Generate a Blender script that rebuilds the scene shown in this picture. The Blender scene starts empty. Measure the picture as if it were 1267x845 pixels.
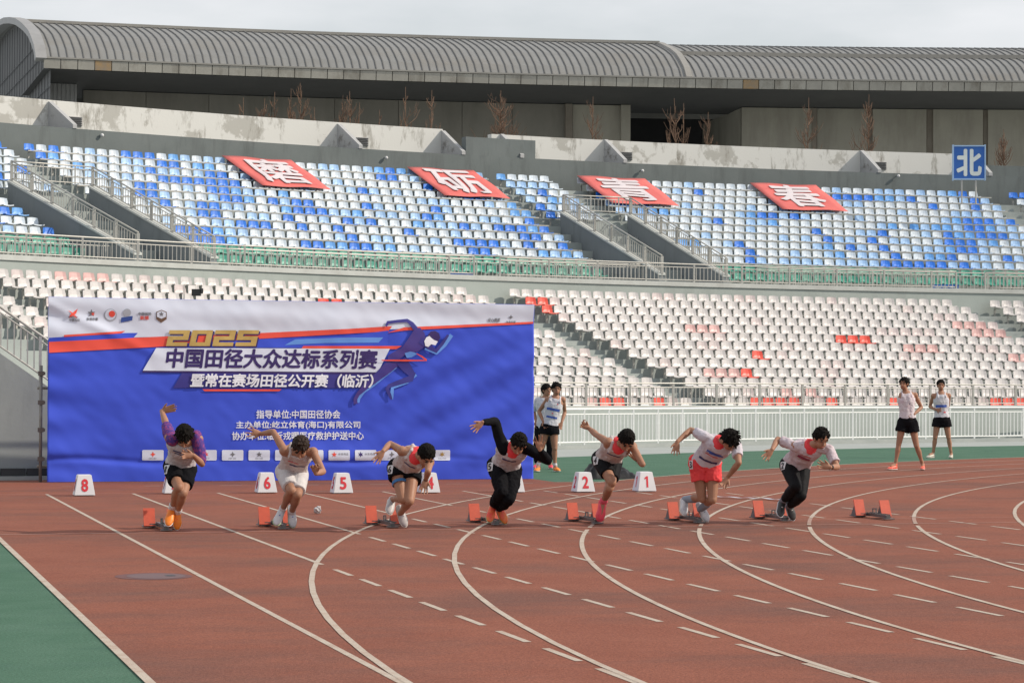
import bpy, bmesh, math, random
import numpy as np
from mathutils import Vector, Matrix, noise
from mathutils.bvhtree import BVHTree
random.seed(7)
SC = bpy.context.scene
COL = SC.collection
R = math.radians
# ------------------------------------------------------------------ camera
FPX, PX0, PY0, HOR, ROLL, YAW = 3019.65, 633.5, 422.5, 475.81, 0.00422, 0.27061
CAM = Vector((-2.912, -25.896, 1.588))
PITCH = math.atan((HOR - PY0) / FPX)
def lev2world(x, y, z):            # level frame at the camera (right, up, forward) -> world direction
    return Vector((x*math.cos(YAW) + z*math.sin(YAW), -x*math.sin(YAW) + z*math.cos(YAW), y))
def cam2lev(x, y, z):
    x, y = x*math.cos(ROLL) - y*math.sin(ROLL), x*math.sin(ROLL) + y*math.cos(ROLL)
    return (x, z*math.sin(PITCH) + y*math.cos(PITCH), z*math.cos(PITCH) - y*math.sin(PITCH))
def ray(u, v):                     # photo pixel -> level-frame direction with forward = 1
    x, y, z = cam2lev((u-PX0)/FPX, -(v-PY0)/FPX, 1)
    return x/z, y/z
def at(u, v, z):                   # world point seen at (u, v), z metres ahead
    x, y = ray(u, v); return CAM + lev2world(x*z, y*z, z)
def on_ground(u, v, h=0.0):
    x, y = ray(u, v); z = (h - CAM.z)/y; return CAM + lev2world(x*z, y*z, z)
def on_y(u, v, Y):
    x, y = ray(u, v); d = lev2world(x, y, 1); t = (Y - CAM.y)/d.y; return CAM + d*t
cd = bpy.data.cameras.new('camera'); cam = bpy.data.objects.new('camera', cd); COL.objects.link(cam)
cd.sensor_width = 36; cd.lens = FPX/1267*36; cd.clip_end = 3000; cd.clip_start = .1
ax = lev2world(*cam2lev(1, 0, 0)); ay = lev2world(*cam2lev(0, 1, 0)); az = lev2world(*cam2lev(0, 0, 1))
cam.matrix_world = Matrix(((ax.x, ay.x, -az.x, CAM.x), (ax.y, ay.y, -az.y, CAM.y), (ax.z, ay.z, -az.z, CAM.z), (0, 0, 0, 1)))
SC.camera = cam
# ------------------------------------------------------------------ light
SUN_EL = 34; SUN_AZ = -19          # azimuth of the sun from +X
W = bpy.data.worlds.new('World'); SC.world = W; W.use_nodes = True
nt = W.node_tree; nt.nodes.clear()
out = nt.nodes.new('ShaderNodeOutputWorld'); bg = nt.nodes.new('ShaderNodeBackground')
sky = nt.nodes.new('ShaderNodeTexSky'); sky.sky_type = 'NISHITA'; sky.sun_disc = False
sky.sun_elevation = R(SUN_EL); sky.sun_rotation = R(90 - SUN_AZ)
sky.air_density = 1.3; sky.dust_density = .4; sky.ozone_density = 1.0
tc = nt.nodes.new('ShaderNodeTexCoord'); mp = nt.nodes.new('ShaderNodeMapping'); mp.inputs['Scale'].default_value = (1, 1, 3.2)
nz = nt.nodes.new('ShaderNodeTexNoise'); nz.inputs['Scale'].default_value = 4.0; nz.inputs['Detail'].default_value = 6; nz.inputs['Roughness'].default_value = .5
cr = nt.nodes.new('ShaderNodeValToRGB'); cr.color_ramp.elements[0].position = .42; cr.color_ramp.elements[0].color = (.60, .60, .60, 1)
cr.color_ramp.elements[1].position = .60; cr.color_ramp.elements[1].color = (.93, .93, .93, 1)
mx = nt.nodes.new('ShaderNodeMix'); mx.data_type = 'RGBA'; mx.inputs['B'].default_value = (11.2, 11.35, 11.7, 1)
bg.inputs['Strength'].default_value = .104
L = nt.links.new
L(tc.outputs['Generated'], mp.inputs['Vector']); L(mp.outputs[0], nz.inputs['Vector']); L(nz.outputs['Fac'], cr.inputs[0])
L(cr.outputs[0], mx.inputs['Factor']); L(sky.outputs[0], mx.inputs['A']); L(mx.outputs['Result'], bg.inputs[0]); L(bg.outputs[0], out.inputs[0])
sl = bpy.data.lights.new('sun', 'SUN'); sl.energy = 5.0; sl.angle = R(.55); sl.color = (1, .905, .77)
sun = bpy.data.objects.new('sun', sl); COL.objects.link(sun)
sd = Vector((math.cos(R(SUN_EL))*math.cos(R(SUN_AZ)), math.cos(R(SUN_EL))*math.sin(R(SUN_AZ)), math.sin(R(SUN_EL))))
sun.rotation_euler = sd.to_track_quat('Z', 'Y').to_euler(); sun.location = (30, -10, 40)
SC.view_settings.view_transform = 'Standard'; SC.view_settings.look = 'None'; SC.view_settings.gamma = 1
SC.view_settings.exposure = -0.38
SC.cycles.max_bounces = 6

# ------------------------------------------------------------------ materials
MATS = {}
def mat(name, col, rough=.6, col2=None, scale=6, lo=.35, hi=.7, bump=0, bscale=60, metal=0, stretch=(1, 1, 1), randv=0, spec=.5, detail=6, coords='Object', dirt=None, trans=0, grain=0, gscale=120):
    if name in MATS: return MATS[name]
    m = bpy.data.materials.new(name); m.use_nodes = True; MATS[name] = m
    n = m.node_tree; b = n.nodes['Principled BSDF']; lk = n.links.new
    b.inputs['Roughness'].default_value = rough; b.inputs['Metallic'].default_value = metal
    b.inputs['Specular IOR Level'].default_value = spec
    c = (*col, 1); b.inputs['Base Color'].default_value = c
    src = None
    if col2 or bump or dirt or grain:
        t = n.nodes.new('ShaderNodeTexCoord'); g = n.nodes.new('ShaderNodeMapping'); g.inputs['Scale'].default_value = stretch
        lk(t.outputs[coords], g.inputs[0])
    if col2:
        z = n.nodes.new('ShaderNodeTexNoise'); z.inputs['Scale'].default_value = scale; z.inputs['Detail'].default_value = detail; z.inputs['Roughness'].default_value = .65
        r = n.nodes.new('ShaderNodeValToRGB'); r.color_ramp.elements[0].position = lo; r.color_ramp.elements[1].position = hi
        r.color_ramp.elements[0].color = c; r.color_ramp.elements[1].color = (*col2, 1)
        lk(g.outputs[0], z.inputs['Vector']); lk(z.outputs['Fac'], r.inputs[0]); src = r.outputs[0]
    if dirt:                                     # (colour, scale vector, lo, hi)
        g2 = n.nodes.new('ShaderNodeMapping'); g2.inputs['Scale'].default_value = dirt[1]; lk(t.outputs[coords], g2.inputs[0])
        z2 = n.nodes.new('ShaderNodeTexNoise'); z2.inputs['Scale'].default_value = 1; z2.inputs['Detail'].default_value = 8; z2.inputs['Roughness'].default_value = .7
        lk(g2.outputs[0], z2.inputs['Vector'])
        mr = n.nodes.new('ShaderNodeMapRange'); mr.inputs['From Min'].default_value = dirt[2]; mr.inputs['From Max'].default_value = dirt[3]
        lk(z2.outputs['Fac'], mr.inputs['Value'])
        mm = n.nodes.new('ShaderNodeMix'); mm.data_type = 'RGBA'; mm.inputs['A'].default_value = c; mm.inputs['B'].default_value = (*dirt[0], 1)
        if src: lk(src, mm.inputs['A'])
        lk(mr.outputs[0], mm.inputs['Factor']); src = mm.outputs['Result']
    if grain:
        z3 = n.nodes.new('ShaderNodeTexNoise'); z3.inputs['Scale'].default_value = gscale; z3.inputs['Detail'].default_value = 3; lk(g.outputs[0], z3.inputs['Vector'])
        m3 = n.nodes.new('ShaderNodeMapRange'); m3.inputs['From Min'].default_value = .3; m3.inputs['From Max'].default_value = .7; m3.inputs['To Min'].default_value = 1-grain; m3.inputs['To Max'].default_value = 1+grain
        h3 = n.nodes.new('ShaderNodeHueSaturation'); lk(z3.outputs['Fac'], m3.inputs['Value']); lk(m3.outputs[0], h3.inputs['Value']); h3.inputs['Color'].default_value = c
        if src: lk(src, h3.inputs['Color'])
        src = h3.outputs[0]
    if randv:
        oi = n.nodes.new('ShaderNodeObjectInfo'); h = n.nodes.new('ShaderNodeHueSaturation')
        mr = n.nodes.new('ShaderNodeMapRange'); mr.inputs['To Min'].default_value = 1-randv; mr.inputs['To Max'].default_value = 1+randv*.6
        lk(oi.outputs['Random'], mr.inputs['Value']); lk(mr.outputs[0], h.inputs['Value'])
        h.inputs['Color'].default_value = c
        if src: lk(src, h.inputs['Color'])
        src = h.outputs[0]
    if src: lk(src, b.inputs['Base Color'])
    if bump:
        z = n.nodes.new('ShaderNodeTexNoise'); z.inputs['Scale'].default_value = bscale; z.inputs['Detail'].default_value = 5
        q = n.nodes.new('ShaderNodeBump'); q.inputs['Strength'].default_value = min(1, bump); q.inputs['Distance'].default_value = .01*max(1, bump)
        lk(g.outputs[0], z.inputs['Vector']); lk(z.outputs['Fac'], q.inputs['Height']); lk(q.outputs[0], b.inputs['Normal'])
    return m

# ------------------------------------------------------------------ object helpers
WPOS = {}
def tag(o, label=None, cat=None, group=None, kind=None):
    if label: o['label'] = label
    if cat: o['category'] = cat
    if group: o['group'] = group
    if kind: o['kind'] = kind
    return o
def thing(name, loc, label, cat, group=None, kind=None, rz=0):
    o = bpy.data.objects.new(name, None); COL.objects.link(o); o.location = loc; o.rotation_euler.z = rz
    o.empty_display_size = .2
    WPOS[o] = Vector(loc); return tag(o, label, cat, group, kind)
def wp(p): return WPOS.get(p, Vector((0, 0, 0))) if p is not None else Vector((0, 0, 0))
def link(name, me, parent=None, loc=None, rz=0):
    o = bpy.data.objects.new(name, me); COL.objects.link(o)
    w = Vector(loc) if loc is not None else wp(parent)
    o.parent = parent; o.location = w - wp(parent); o.rotation_euler.z = rz; WPOS[o] = w
    return o
def mk(name, verts, faces, m, smooth=False, fm=None):
    me = bpy.data.meshes.new(name); me.from_pydata([tuple(v) for v in verts], [], [tuple(f) for f in faces])
    for x in (m if isinstance(m, (list, tuple)) else [m]): me.materials.append(x)
    if fm: me.polygons.foreach_set('material_index', fm)
    if smooth: me.polygons.foreach_set('use_smooth', [True]*len(me.polygons))
    me.update(); return me
def obj(name, verts, faces, m, parent=None, smooth=False, fm=None, loc=None):      # verts in world space
    b = Vector(loc) if loc is not None else wp(parent)
    return link(name, mk(name, [Vector(v)-b for v in verts], faces, m, smooth, fm), parent, b)
class MB:
    def __init__(s): s.v = []; s.f = []; s.m = []
    def add(s, v, f, mi=0):
        n = len(s.v); s.v += [Vector(a) for a in v]; s.f += [tuple(i+n for i in q) for q in f]; s.m += [mi]*len(f); return s
    def box(s, c, d, X=(1, 0, 0), Y=(0, 1, 0), Z=(0, 0, 1), mi=0):      # centre, size along axes
        c = Vector(c); X = Vector(X)*d[0]/2; Y = Vector(Y)*d[1]/2; Z = Vector(Z)*d[2]/2
        v = [c+X*a+Y*b+Z*e for a in (-1, 1) for b in (-1, 1) for e in (-1, 1)]
        return s.add(v, [(0, 1, 3, 2), (4, 6, 7, 5), (0, 4, 5, 1), (2, 3, 7, 6), (0, 2, 6, 4), (1, 5, 7, 3)], mi)
    def tube(s, pts, r, n=6, mi=0, caps=True):
        pts = [Vector(p) for p in pts]; rs = r if isinstance(r, (list, tuple)) else [r]*len(pts)
        base = len(s.v); up = None
        for i, p in enumerate(pts):
            t = (pts[min(i+1, len(pts)-1)] - pts[max(i-1, 0)]).normalized()
            if up is None:
                up = Vector((0, 0, 1)) if abs(t.z) < .9 else Vector((1, 0, 0))
            a = t.cross(up).normalized(); b = a.cross(t).normalized(); up = b
            for k in range(n):
                q = 2*math.pi*(k+.5)/n; s.v.append(p + a*math.cos(q)*rs[i] + b*math.sin(q)*rs[i])
        for i in range(len(pts)-1):
            for k in range(n):
                k2 = (k+1) % n; s.f.append((base+i*n+k, base+i*n+k2, base+(i+1)*n+k2, base+(i+1)*n+k)); s.m.append(mi)
        if caps:
            s.f.append(tuple(base+k for k in range(n))[::-1]); s.f.append(tuple(base+(len(pts)-1)*n+k for k in range(n))); s.m += [mi, mi]
        return s
    def obj(s, name, m, parent=None, smooth=False, loc=None): return obj(name, s.v, s.f, m, parent, smooth, s.m, loc)
    def mesh(s, name, m, smooth=False): return mk(name, s.v, s.f, m, smooth, s.m)

# ------------------------------------------------------------------ main palette
M_TRACK = mat('track_red', (.222, .077, .050), .85, (.268, .100, .066), 1.1, .3, .72, bump=.6, bscale=160, spec=.15, dirt=((.128, .072, .060), (.22, .45, 1), .46, .74), detail=15, grain=.30, gscale=70)
M_GREEN = mat('turf_green', (.060, .135, .088), .85, (.085, .165, .115), 1.5, bump=.6, bscale=150, spec=.15, grain=.28, gscale=60, dirt=((.05, .11, .085), (.5, 1.2, 1), .55, .8))
M_LINE = mat('line_paint', (.47, .405, .34), .75, (.36, .24, .18), 4, .42, .80, spec=.2, grain=.25, bump=.3, bscale=120)
M_FAINT = mat('faded_line_paint', (.33, .19, .15), .8, (.40, .27, .22), 8)
M_PAVE = mat('pavement_concrete', (.30, .325, .315), .85, (.37, .39, .375), 1.2, bump=.3, bscale=30)
M_CONC = mat('terrace_concrete', (.30, .335, .325), .85, (.38, .41, .395), .7, bump=.3, bscale=20, dirt=((.2, .215, .205), (.5, .5, 2), .55, .8))
M_WALLG = mat('stand_wall_paint', (.34, .38, .362), .8, (.39, .43, .41), .5, bump=.2, bscale=20, dirt=((.28, .31, .295), (.8, .8, .5), .52, .8))
M_DARKG = mat('grey_wall', (.125, .145, .145), .8, (.15, .17, .17), .8, bump=.2, bscale=15, dirt=((.09, .1, .1), (2.2, 2.2, .35), .5, .75))
M_STEEL = mat('rail_steel', (.50, .49, .46), .45, (.40, .38, .34), 20, metal=.3)
M_WHITEP = mat('white_fence_paint', (.80, .82, .81), .5, (.7, .7, .68), 12)
M_WHITEW = mat('weathered_white_wall', (.62, .615, .59), .85, (.42, .41, .38), .55, .56, .60, bump=.3, bscale=12, dirt=((.22, .205, .175), (1.7, 1.7, .5), .54, .68))
M_FIN = mat('grey_fin_concrete', (.36, .365, .37), .8, (.42, .42, .42), 1.5, bump=.2, bscale=12, dirt=((.15, .14, .13), (1.2, 1.2, 2), .55, .7))
M_BLACK = mat('black_plastic', (.02, .02, .022), .5)
M_ROOF = mat('roof_sheet', (.195, .197, .192), .6, (.235, .236, .23), .6, metal=.0, bump=.15, bscale=6, dirt=((.20, .185, .16), (.25, .25, .5), .5, .8))
M_SEAM = mat('roof_seam_metal', (.125, .124, .12), .6)
M_FASC = mat('fascia_metal', (.33, .315, .28), .6, (.40, .385, .34), 1.5, bump=.1, bscale=9, dirt=((.17, .15, .12), (1, 1, .4), .5, .75), randv=.1)
M_RUST = mat('rusty_fascia', (.36, .24, .12), .7, (.27, .22, .17), 4)
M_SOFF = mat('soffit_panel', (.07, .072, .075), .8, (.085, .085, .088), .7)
M_BCON = mat('building_concrete', (.36, .34, .29), .85, (.42, .40, .34), .5, bump=.2, bscale=8, dirt=((.24, .22, .185), (.6, .6, .12), .48, .8), randv=.08)
M_PIL = mat('pilaster_concrete', (.25, .225, .19), .85, (.20, .17, .14), 1)
M_GABLE = mat('gable_grey', (.10, .105, .11), .7, (.13, .13, .135), 1)
M_CLAD = mat('ribbed_cladding', (.30, .30, .30), .5, (.36, .36, .36), 2)
M_TWIG = mat('bare_twig', (.17, .105, .07), .9)
M_RIM = mat('arch_rim_metal', (.30, .30, .30), .5, (.25, .25, .25), 1)

# ------------------------------------------------------------------ bowl geometry
BC = Vector((40.848, -18.602))            # centre of the curved stand
TC = Vector((44.4677, -14.9045)); RT = 44.4677   # centre and outer radius of the running track
RL0 = 71.13                               # radius of the lower stand's top seat row
def cyl(c, r, a, z): return Vector((c.x + r*math.cos(a), c.y + r*math.sin(a), z))
def ang(u, r, c=None):                    # polar angle at which column u meets the circle
    c = BC if c is None else c
    x, _ = ray(u, 470); d = lev2world(x, 0, 1); dx, dy = d.x, d.y; ox, oy = CAM.x-c.x, CAM.y-c.y
    A = dx*dx+dy*dy; B = 2*(ox*dx+oy*dy); Cc = ox*ox+oy*oy-r*r
    t = (-B + math.sqrt(B*B-4*A*Cc))/(2*A)
    return math.atan2(oy+dy*t, ox+dx*t)
def arc_strip(c, prof, a0, a1, n):        # sweep profile [(r, z)...] over angle
    v = []; f = []; m = len(prof)
    for i in range(n+1):
        a = a0 + (a1-a0)*i/n
        for r, z in prof: v.append(cyl(c, r, a, z))
    for i in range(n):
        for k in range(m-1): f.append((i*m+k, (i+1)*m+k, (i+1)*m+k+1, i*m+k+1))
    return v, f
def arc_solid(c, prof, a0, a1, n):        # closed profile with end caps
    m = len(prof); v = []; f = []
    for i in range(n+1):
        a = a0 + (a1-a0)*i/n
        for r, z in prof: v.append(cyl(c, r, a, z))
    for i in range(n):
        for k in range(m):
            k2 = (k+1) % m; f.append((i*m+k, (i+1)*m+k, (i+1)*m+k2, i*m+k2))
    f.append(tuple(range(m))[::-1]); f.append(tuple(n*m+k for k in range(m)))
    return v, f

# ------------------------------------------------------------------ ground, track and markings
g = obj('ground', [(-1500, -1500, -.006), (1500, -1500, -.006), (1500, 1500, -.006), (-1500, 1500, -.006)], [(0, 1, 2, 3)], M_PAVE); tag(g, kind='structure')
v = [cyl(TC, 51.6, math.pi*i/60 - .0, 0) for i in range(61)]
v += [Vector((TC.x-51.6, -70, 0)), Vector((TC.x+51.6, -70, 0))]
obj('turf', v, [tuple(range(len(v)))], M_GREEN)['kind'] = 'structure'
tr = [(-1.29, -60), (-1.29, 14.62), (8.42, 14.62), (8.42, 12.3)]
a_s = math.atan2(12.3-TC.y, -math.sqrt(RT**2-(12.3-TC.y)**2))
tr += [(TC.x+RT*math.cos(a_s*(1-i/70)), TC.y+RT*math.sin(a_s*(1-i/70))) for i in range(71)]
tr += [(TC.x+RT, -60)]
track = obj('running_track', [(x, y, .004) for x, y in tr][::-1], [tuple(range(len(tr)))], M_TRACK); track['kind'] = 'structure'
RI = RT-8*1.22
v = [cyl(TC, RI, math.pi*i/60, .008) for i in range(61)] + [Vector((TC.x-RI, -60, .008)), Vector((TC.x+RI, -60, .008))]
obj('infield_turf', v, [tuple(range(len(v)))], M_GREEN)['kind'] = 'structure'
ZL = .0065
def strip(name, pts, w, m, z=ZL):
    v = []; f = []; P = [Vector((p[0], p[1], 0)) for p in pts]
    for i, p in enumerate(P):
        t = (P[min(i+1, len(P)-1)] - P[max(i-1, 0)]).normalized(); n = Vector((-t.y, t.x, 0))*w/2
        v += [p+n+Vector((0, 0, z)), p-n+Vector((0, 0, z))]
    for i in range(len(P)-1): f.append((2*i, 2*i+1, 2*i+3, 2*i+2))
    return obj(name, v, f, m, track)
strip('border_line', [(-1.29, 14.5), (-1.29, -55)], .055, M_LINE, .0080)
dash_me = mk('lane_dash', [(-.025, 0, 0), (.025, 0, 0), (.025, -.69, 0), (-.025, -.69, 0)], [(0, 3, 2, 1)], M_LINE)
ph = [0, -5.38, -1.14, -3.21, -2.35, -2.9, -2.6, -3.3, -2.75]
for k in range(9):
    X = 1.22*k
    yc = TC.y + math.sqrt(max(RT**2-(RT-X)**2, 0)) if k else -56
    if k == 0 or yc < 9.0: strip('lane_line', [(X, 9.28), (X, yc-.25 if k else -56)], .046, M_LINE)
    if k:
        per = 1.068; s = ph[k]
        while s < min(yc-.3, 9.25)-per: s += per
        while s > min(yc-.3, 9.25): s -= per
        while s > -14.6:
            link('lane_dash', dash_me, track, (X + random.uniform(-.006, .006), s, ZL + .0003*random.random())); s -= per
        strip('lane_line', [(X, -14.9), (X, -56)], .046, M_LINE)
for k in range(9):                     # curve lane lines, worn through where the start line crosses them
    r = RT-1.22*k; segs = []; a = math.pi
    pts = [(TC.x+r*math.cos(math.pi*(1-i/220)), TC.y+r*math.sin(math.pi*(1-i/220))) for i in range(111)]
    def cut(lo, hi):
        q = [p for p in pts if lo <= p[1] <= hi]
        a0 = math.asin((lo-TC.y)/r) if lo > TC.y else 0; 
        n = 60; a1 = math.asin(min(1, (hi-TC.y)/r))
        return [(TC.x-r*math.cos(a0+(a1-a0)*i/n), TC.y+r*math.sin(a0+(a1-a0)*i/n)) for i in range(n+1)]
    if k in (2, 3, 4, 5):
        strip('lane_line', cut(TC.y, -.35), .046, M_LINE, .0080); strip('lane_line', cut(-.02, .22), .046, M_LINE, .0080); strip('lane_line', cut(1.35, 30), .046, M_LINE, .0080)
        strip('worn_line', cut(.25, 1.3), .045, M_FAINT, .0080)
    else: strip('lane_line', cut(TC.y, 29), .046, M_LINE, .0080)
    aa = math.asin(((30 if k in (2, 3, 4, 5) else 29)-TC.y)/r) if (30-TC.y) < r else math.pi/2
    a_hi = math.asin(min(1, ((30 if k in (2,3,4,5) else 29)-TC.y)/r))
    strip('lane_line', [(TC.x-r*math.cos(a_hi+(math.pi-a_hi)*i/80), TC.y+r*math.sin(a_hi+(math.pi-a_hi)*i/80)) for i in range(81)], .046, M_LINE, .0080)
strip('start_line', [(-1.25, 0), (11.2, 0)], .035, M_FAINT, .0095)
strip('start_line', [(3.2, 1.02), (11.0, 1.02)], .02, M_FAINT, .0095)
strip('chute_line', [(-.7, 9.3), (6.6, 9.3)], .03, M_FAINT, .0095)
strip('border_line', [(8.45, 12.28), (9.4, 12.28)], .046, M_LINE, .0080)
for u0, u1, vv in ((76, 88, 602), (177, 197, 601), (270, 298, 600.3), (368, 392, 599.6), (456, 480, 599.3), (552, 575, 599), (655, 672, 600)):
    p = on_ground(u0, vv); q = on_ground(u1, vv); strip('line_mark', [(p.x, 11.85), (q.x, 11.85)], .046, M_LINE)
# round patch let into the surface beside lane 8
pc = on_ground(190, 713.5)
def disc(name, c, rx, ry, z, m, parent, n=28):
    return obj(name, [(c[0]+rx*math.cos(2*math.pi*i/n), c[1]+ry*math.sin(2*math.pi*i/n), z) for i in range(n)], [tuple(range(n))], m, parent)
dr = thing('drain_cover', (pc.x, pc.y, .004), 'round purplish drain patch set flush in the track beside the far left lane', 'drain cover')
disc('rim', pc, .315, .36, .0060, mat('patch_rim', (.115, .045, .045), .8, (.15, .06, .055), 9), dr)
disc('cover', pc+Vector((.02, 0, 0)), .24, .28, .0075, mat('patch_grey', (.15, .085, .085), .8, (.12, .08, .09), 5), dr)
disc('hole', pc+Vector((.14, .02, 0)), .045, .07, .0090, M_BLACK, dr, 14)

# ------------------------------------------------------------------ railings
def railing(name, path, h, label, cat='railing', group=None, m=None, sp=.135, post=1.1, top_r=.024, mid=.11, bot=.06, pr=.011, ends=True, postr=.02, pm=None):
    m = m or M_STEEL; P = [Vector(p) for p in path]
    t = thing(name, P[0], label, cat, group)
    Z = Vector((0, 0, 1))
    MB().tube([p+Z*h for p in P], top_r, 8).obj('top_rail', m, t, True)
    if mid: MB().tube([p+Z*(h-mid) for p in P], top_r*.6, 6).obj('middle_rail', m, t, True)
    MB().tube([p+Z*bot for p in P], top_r*.7, 6).obj('bottom_rail', m, t, True)
    seg = [(P[i+1]-P[i]).length for i in range(len(P)-1)]; tot = sum(seg)
    def pt(s):
        for i, d in enumerate(seg):
            if s <= d or i == len(seg)-1: return P[i].lerp(P[i+1], min(1, s/d))
            s -= d
    pk = MB().box((0, 0, (bot+h-mid)/2), (pr*2, pr*2, h-mid-bot-.01)).mesh('picket', m)
    ps = MB().box((0, 0, h/2-.02), (postr*2, postr*2, h)).mesh('post', m)
    n = int(tot/sp); npk = 0
    extra = MB()
    for i in range(n+1):
        s = i*tot/n; p = pt(s)
        if abs((s/post) - round(s/post))*post < sp*.45: continue
        if npk < 300: link('picket', pk, t, p); npk += 1
        else: extra.box(p+Z*(bot+h-mid)/2, (pr*2, pr*2, h-mid-bot-.01))
    if extra.v: extra.obj('pickets', m, t)['kind'] = 'stuff'
    for i in range(int(tot/post)+1): link('post', ps, t, pt(min(tot, i*post)))
    if ends: link('post', ps, t, P[-1])
    return t
def arc_path(r, u0, u1, z, n=40, c=None, rr=None):
    a0 = ang(u0, rr or r, c); a1 = ang(u1, rr or r, c); c = c or BC
    return [cyl(c, r, a0+(a1-a0)*i/n, z) for i in range(n+1)]

# ------------------------------------------------------------------ lower stand
DEP, RISE = .892, .282; NL = 13
F0 = 1.588 + 3.03 - .575                     # floor of the top seat row
def lfloor(k): return F0 - RISE*k
def lrad(k): return RL0 - DEP*k
A0, A1 = ang(-230, RL0), ang(1750, RL0)
def terrace(name, c, r_top, n, dep, f0, rise, a0, a1, label, front_z, back, m):
    t = thing(name, cyl(c, r_top, (a0+a1)/2, 0), label, 'stand')
    for k in range(n):                      # every step of the terrace is a slab of its own
        f = f0-rise*k; r1 = r_top-dep*k+dep*.35; r0 = r1-dep-.002
        vv, ff = arc_solid(c, [(r0, f-rise-.3), (r0, f), (r1-.0, f), (r1, f-rise-.3)], a0, a1, 90)
        obj('terrace_step', vv, ff, m, t)
    return t
lower = terrace('lower_stand', BC, RL0, NL, DEP, F0, RISE, A0, A1, 'lower grandstand of grey concrete steps carrying the white and red seats', 1.05, 0, M_CONC)
rF = lrad(NL-1)-DEP*.65                      # front face of the first step
vv, ff = arc_solid(BC, [(rF-.45, 0), (rF-.45, 1.02), (rF-.25, 1.02), (rF-.25, .66), (rF-.003, .66), (rF-.003, 0)], A0, A1, 90)
obj('front_wall', vv, ff, M_WALLG, lower)
vv, ff = arc_solid(BC, [(rF-.49, .98), (rF-.49, 1.04), (rF-.21, 1.04), (rF-.21, .98)], A0, A1, 90)
obj('coping', vv, ff, mat('coping', (.5, .52, .5), .8, (.42, .43, .41), 2), lower)
# ------------------------------------------------------------------ upper stand
RU0, DU, RU = 86.07, .794, .342
G0 = 1.588 + 8.17 - .58; NU = 13
def ufloor(k): return G0 - RU*k
def urad(k): return RU0 - DU*k
WK = 5.0                                    # walkway level
RW = RL0 + DEP*.35 + .004
B0, B1 = ang(-230, RU0), ang(1750, RU0)
upper = terrace('upper_stand', BC, RU0, NU, DU, G0, RU, B0, B1, 'upper grandstand of grey concrete steps carrying the blue and green seats', WK, 0, M_CONC)
rUf = urad(NU-1)-DU*.65
vv, ff = arc_solid(BC, [(RW, 0), (RW, WK), (rUf-.003, WK), (rUf-.003, 0)], A0, A1, 90)
obj('walkway', vv, ff, M_WALLG, upper)
vv, ff = arc_solid(BC, [(RW-.05, WK-.12), (RW-.05, WK+.03), (RW+.22, WK+.03), (RW+.22, WK-.12)], A0, A1, 90)
obj('walkway_kerb', vv, ff, mat('coping', ()), upper)
# dark wall behind the last row, its weathered white parapet, fins and vents
RB = RU0 + 1.15
TOPW = 1.588+8.95
def wallseg(name, r0, r1, z0, z1, ua, ub, m, parent, rr=RB, n=30):
    vv, ff = arc_solid(BC, [(r0, z0), (r0, z1), (r1, z1), (r1, z0)], ang(ua, rr), ang(ub, rr), n); return obj(name, vv, ff, m, parent)
bw = thing('rear_wall', cyl(BC, RB, ang(600, RB), 0), 'dark grey wall running behind the top row of the upper stand', 'wall')
wallseg('wall_panel', RB, RB+1.75, 5, TOPW, -200, 1750, M_DARKG, bw, n=90)
wallseg('wall_panel', RB+.05, RB+.42, TOPW+.001, TOPW+.72, 576, 662, M_DARKG, bw, n=8)
pw = thing('parapet_wall', cyl(BC, RB+.5, ang(300, RB), TOPW), 'weathered white parapet with black stains left of the gap above the upper stand', 'wall', None)
wallseg('wall_panel', RB+1.76, RB+2.1, TOPW-.4, TOPW+1.16, -200, 572, M_WHITEW, pw, n=60)
pw2 = thing('parapet_wall', cyl(BC, RB+.5, ang(900, RB), TOPW), 'long white parapet right of the gap, running to the blue compass sign', 'wall', None)
wallseg('wall_panel', RB+1.76, RB+2.1, TOPW-.4, TOPW+1.08, 632, 1208, M_WHITEW, pw2, n=60)
pw3 = thing('parapet_wall', cyl(BC, RB+.5, ang(1300, RB), TOPW), 'low grey parapet at the far right beyond the blue compass sign', 'wall', None)
wallseg('wall_panel', RB+1.76, RB+2.1, TOPW-.4, TOPW+.62, 1212, 1750, M_DARKG, pw3, n=20)
def fin(ut, ub, lab, mirror=False):
    a = ang(ut, RB+.6); t0 = TOPW+1.02
    th = .16/RB
    L_ = 1.55
    s = -1 if mirror else 1
    t0 = TOPW+1.10; v = []
    for aa in (a, a-th): v += [cyl(BC, RB+2.09, aa, TOPW+.004), cyl(BC, RB+2.09, aa, t0), cyl(BC, RB+1.72, aa, t0), cyl(BC, RB-.03, aa, TOPW+.14), cyl(BC, RB-.03, aa, TOPW+.004)]
    o = obj('wall_fin', v, [(0, 1, 2, 3, 4)[::-1], (5, 6, 7, 8, 9), (0, 5, 6, 1)[::-1], (1, 6, 7, 2)[::-1], (2, 7, 8, 3)[::-1], (3, 8, 9, 4)[::-1], (4, 9, 5, 0)[::-1]], M_FIN, None, loc=cyl(BC, RB, a, TOPW))
    tag(o, lab, 'buttress', 'sloping concrete fins along the parapet')
FINS = [(77, 'sloping grey fin on the parapet furthest left, below the arched roof end'), (433, 'sloping fin on the parapet above the second red character sheet from left'),
        (561, 'sloping white-topped fin at the left edge of the parapet gap'), (634, 'sloping fin at the right edge of the parapet gap'),
        (762, 'sloping fin on the parapet above the third red character sheet'), (1078, 'sloping fin on the parapet left of the blue compass sign'), (1216, 'sloping fin on the parapet just behind the right edge of the compass sign')]
for u, lab in FINS: fin(u, 0, lab)
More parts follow.
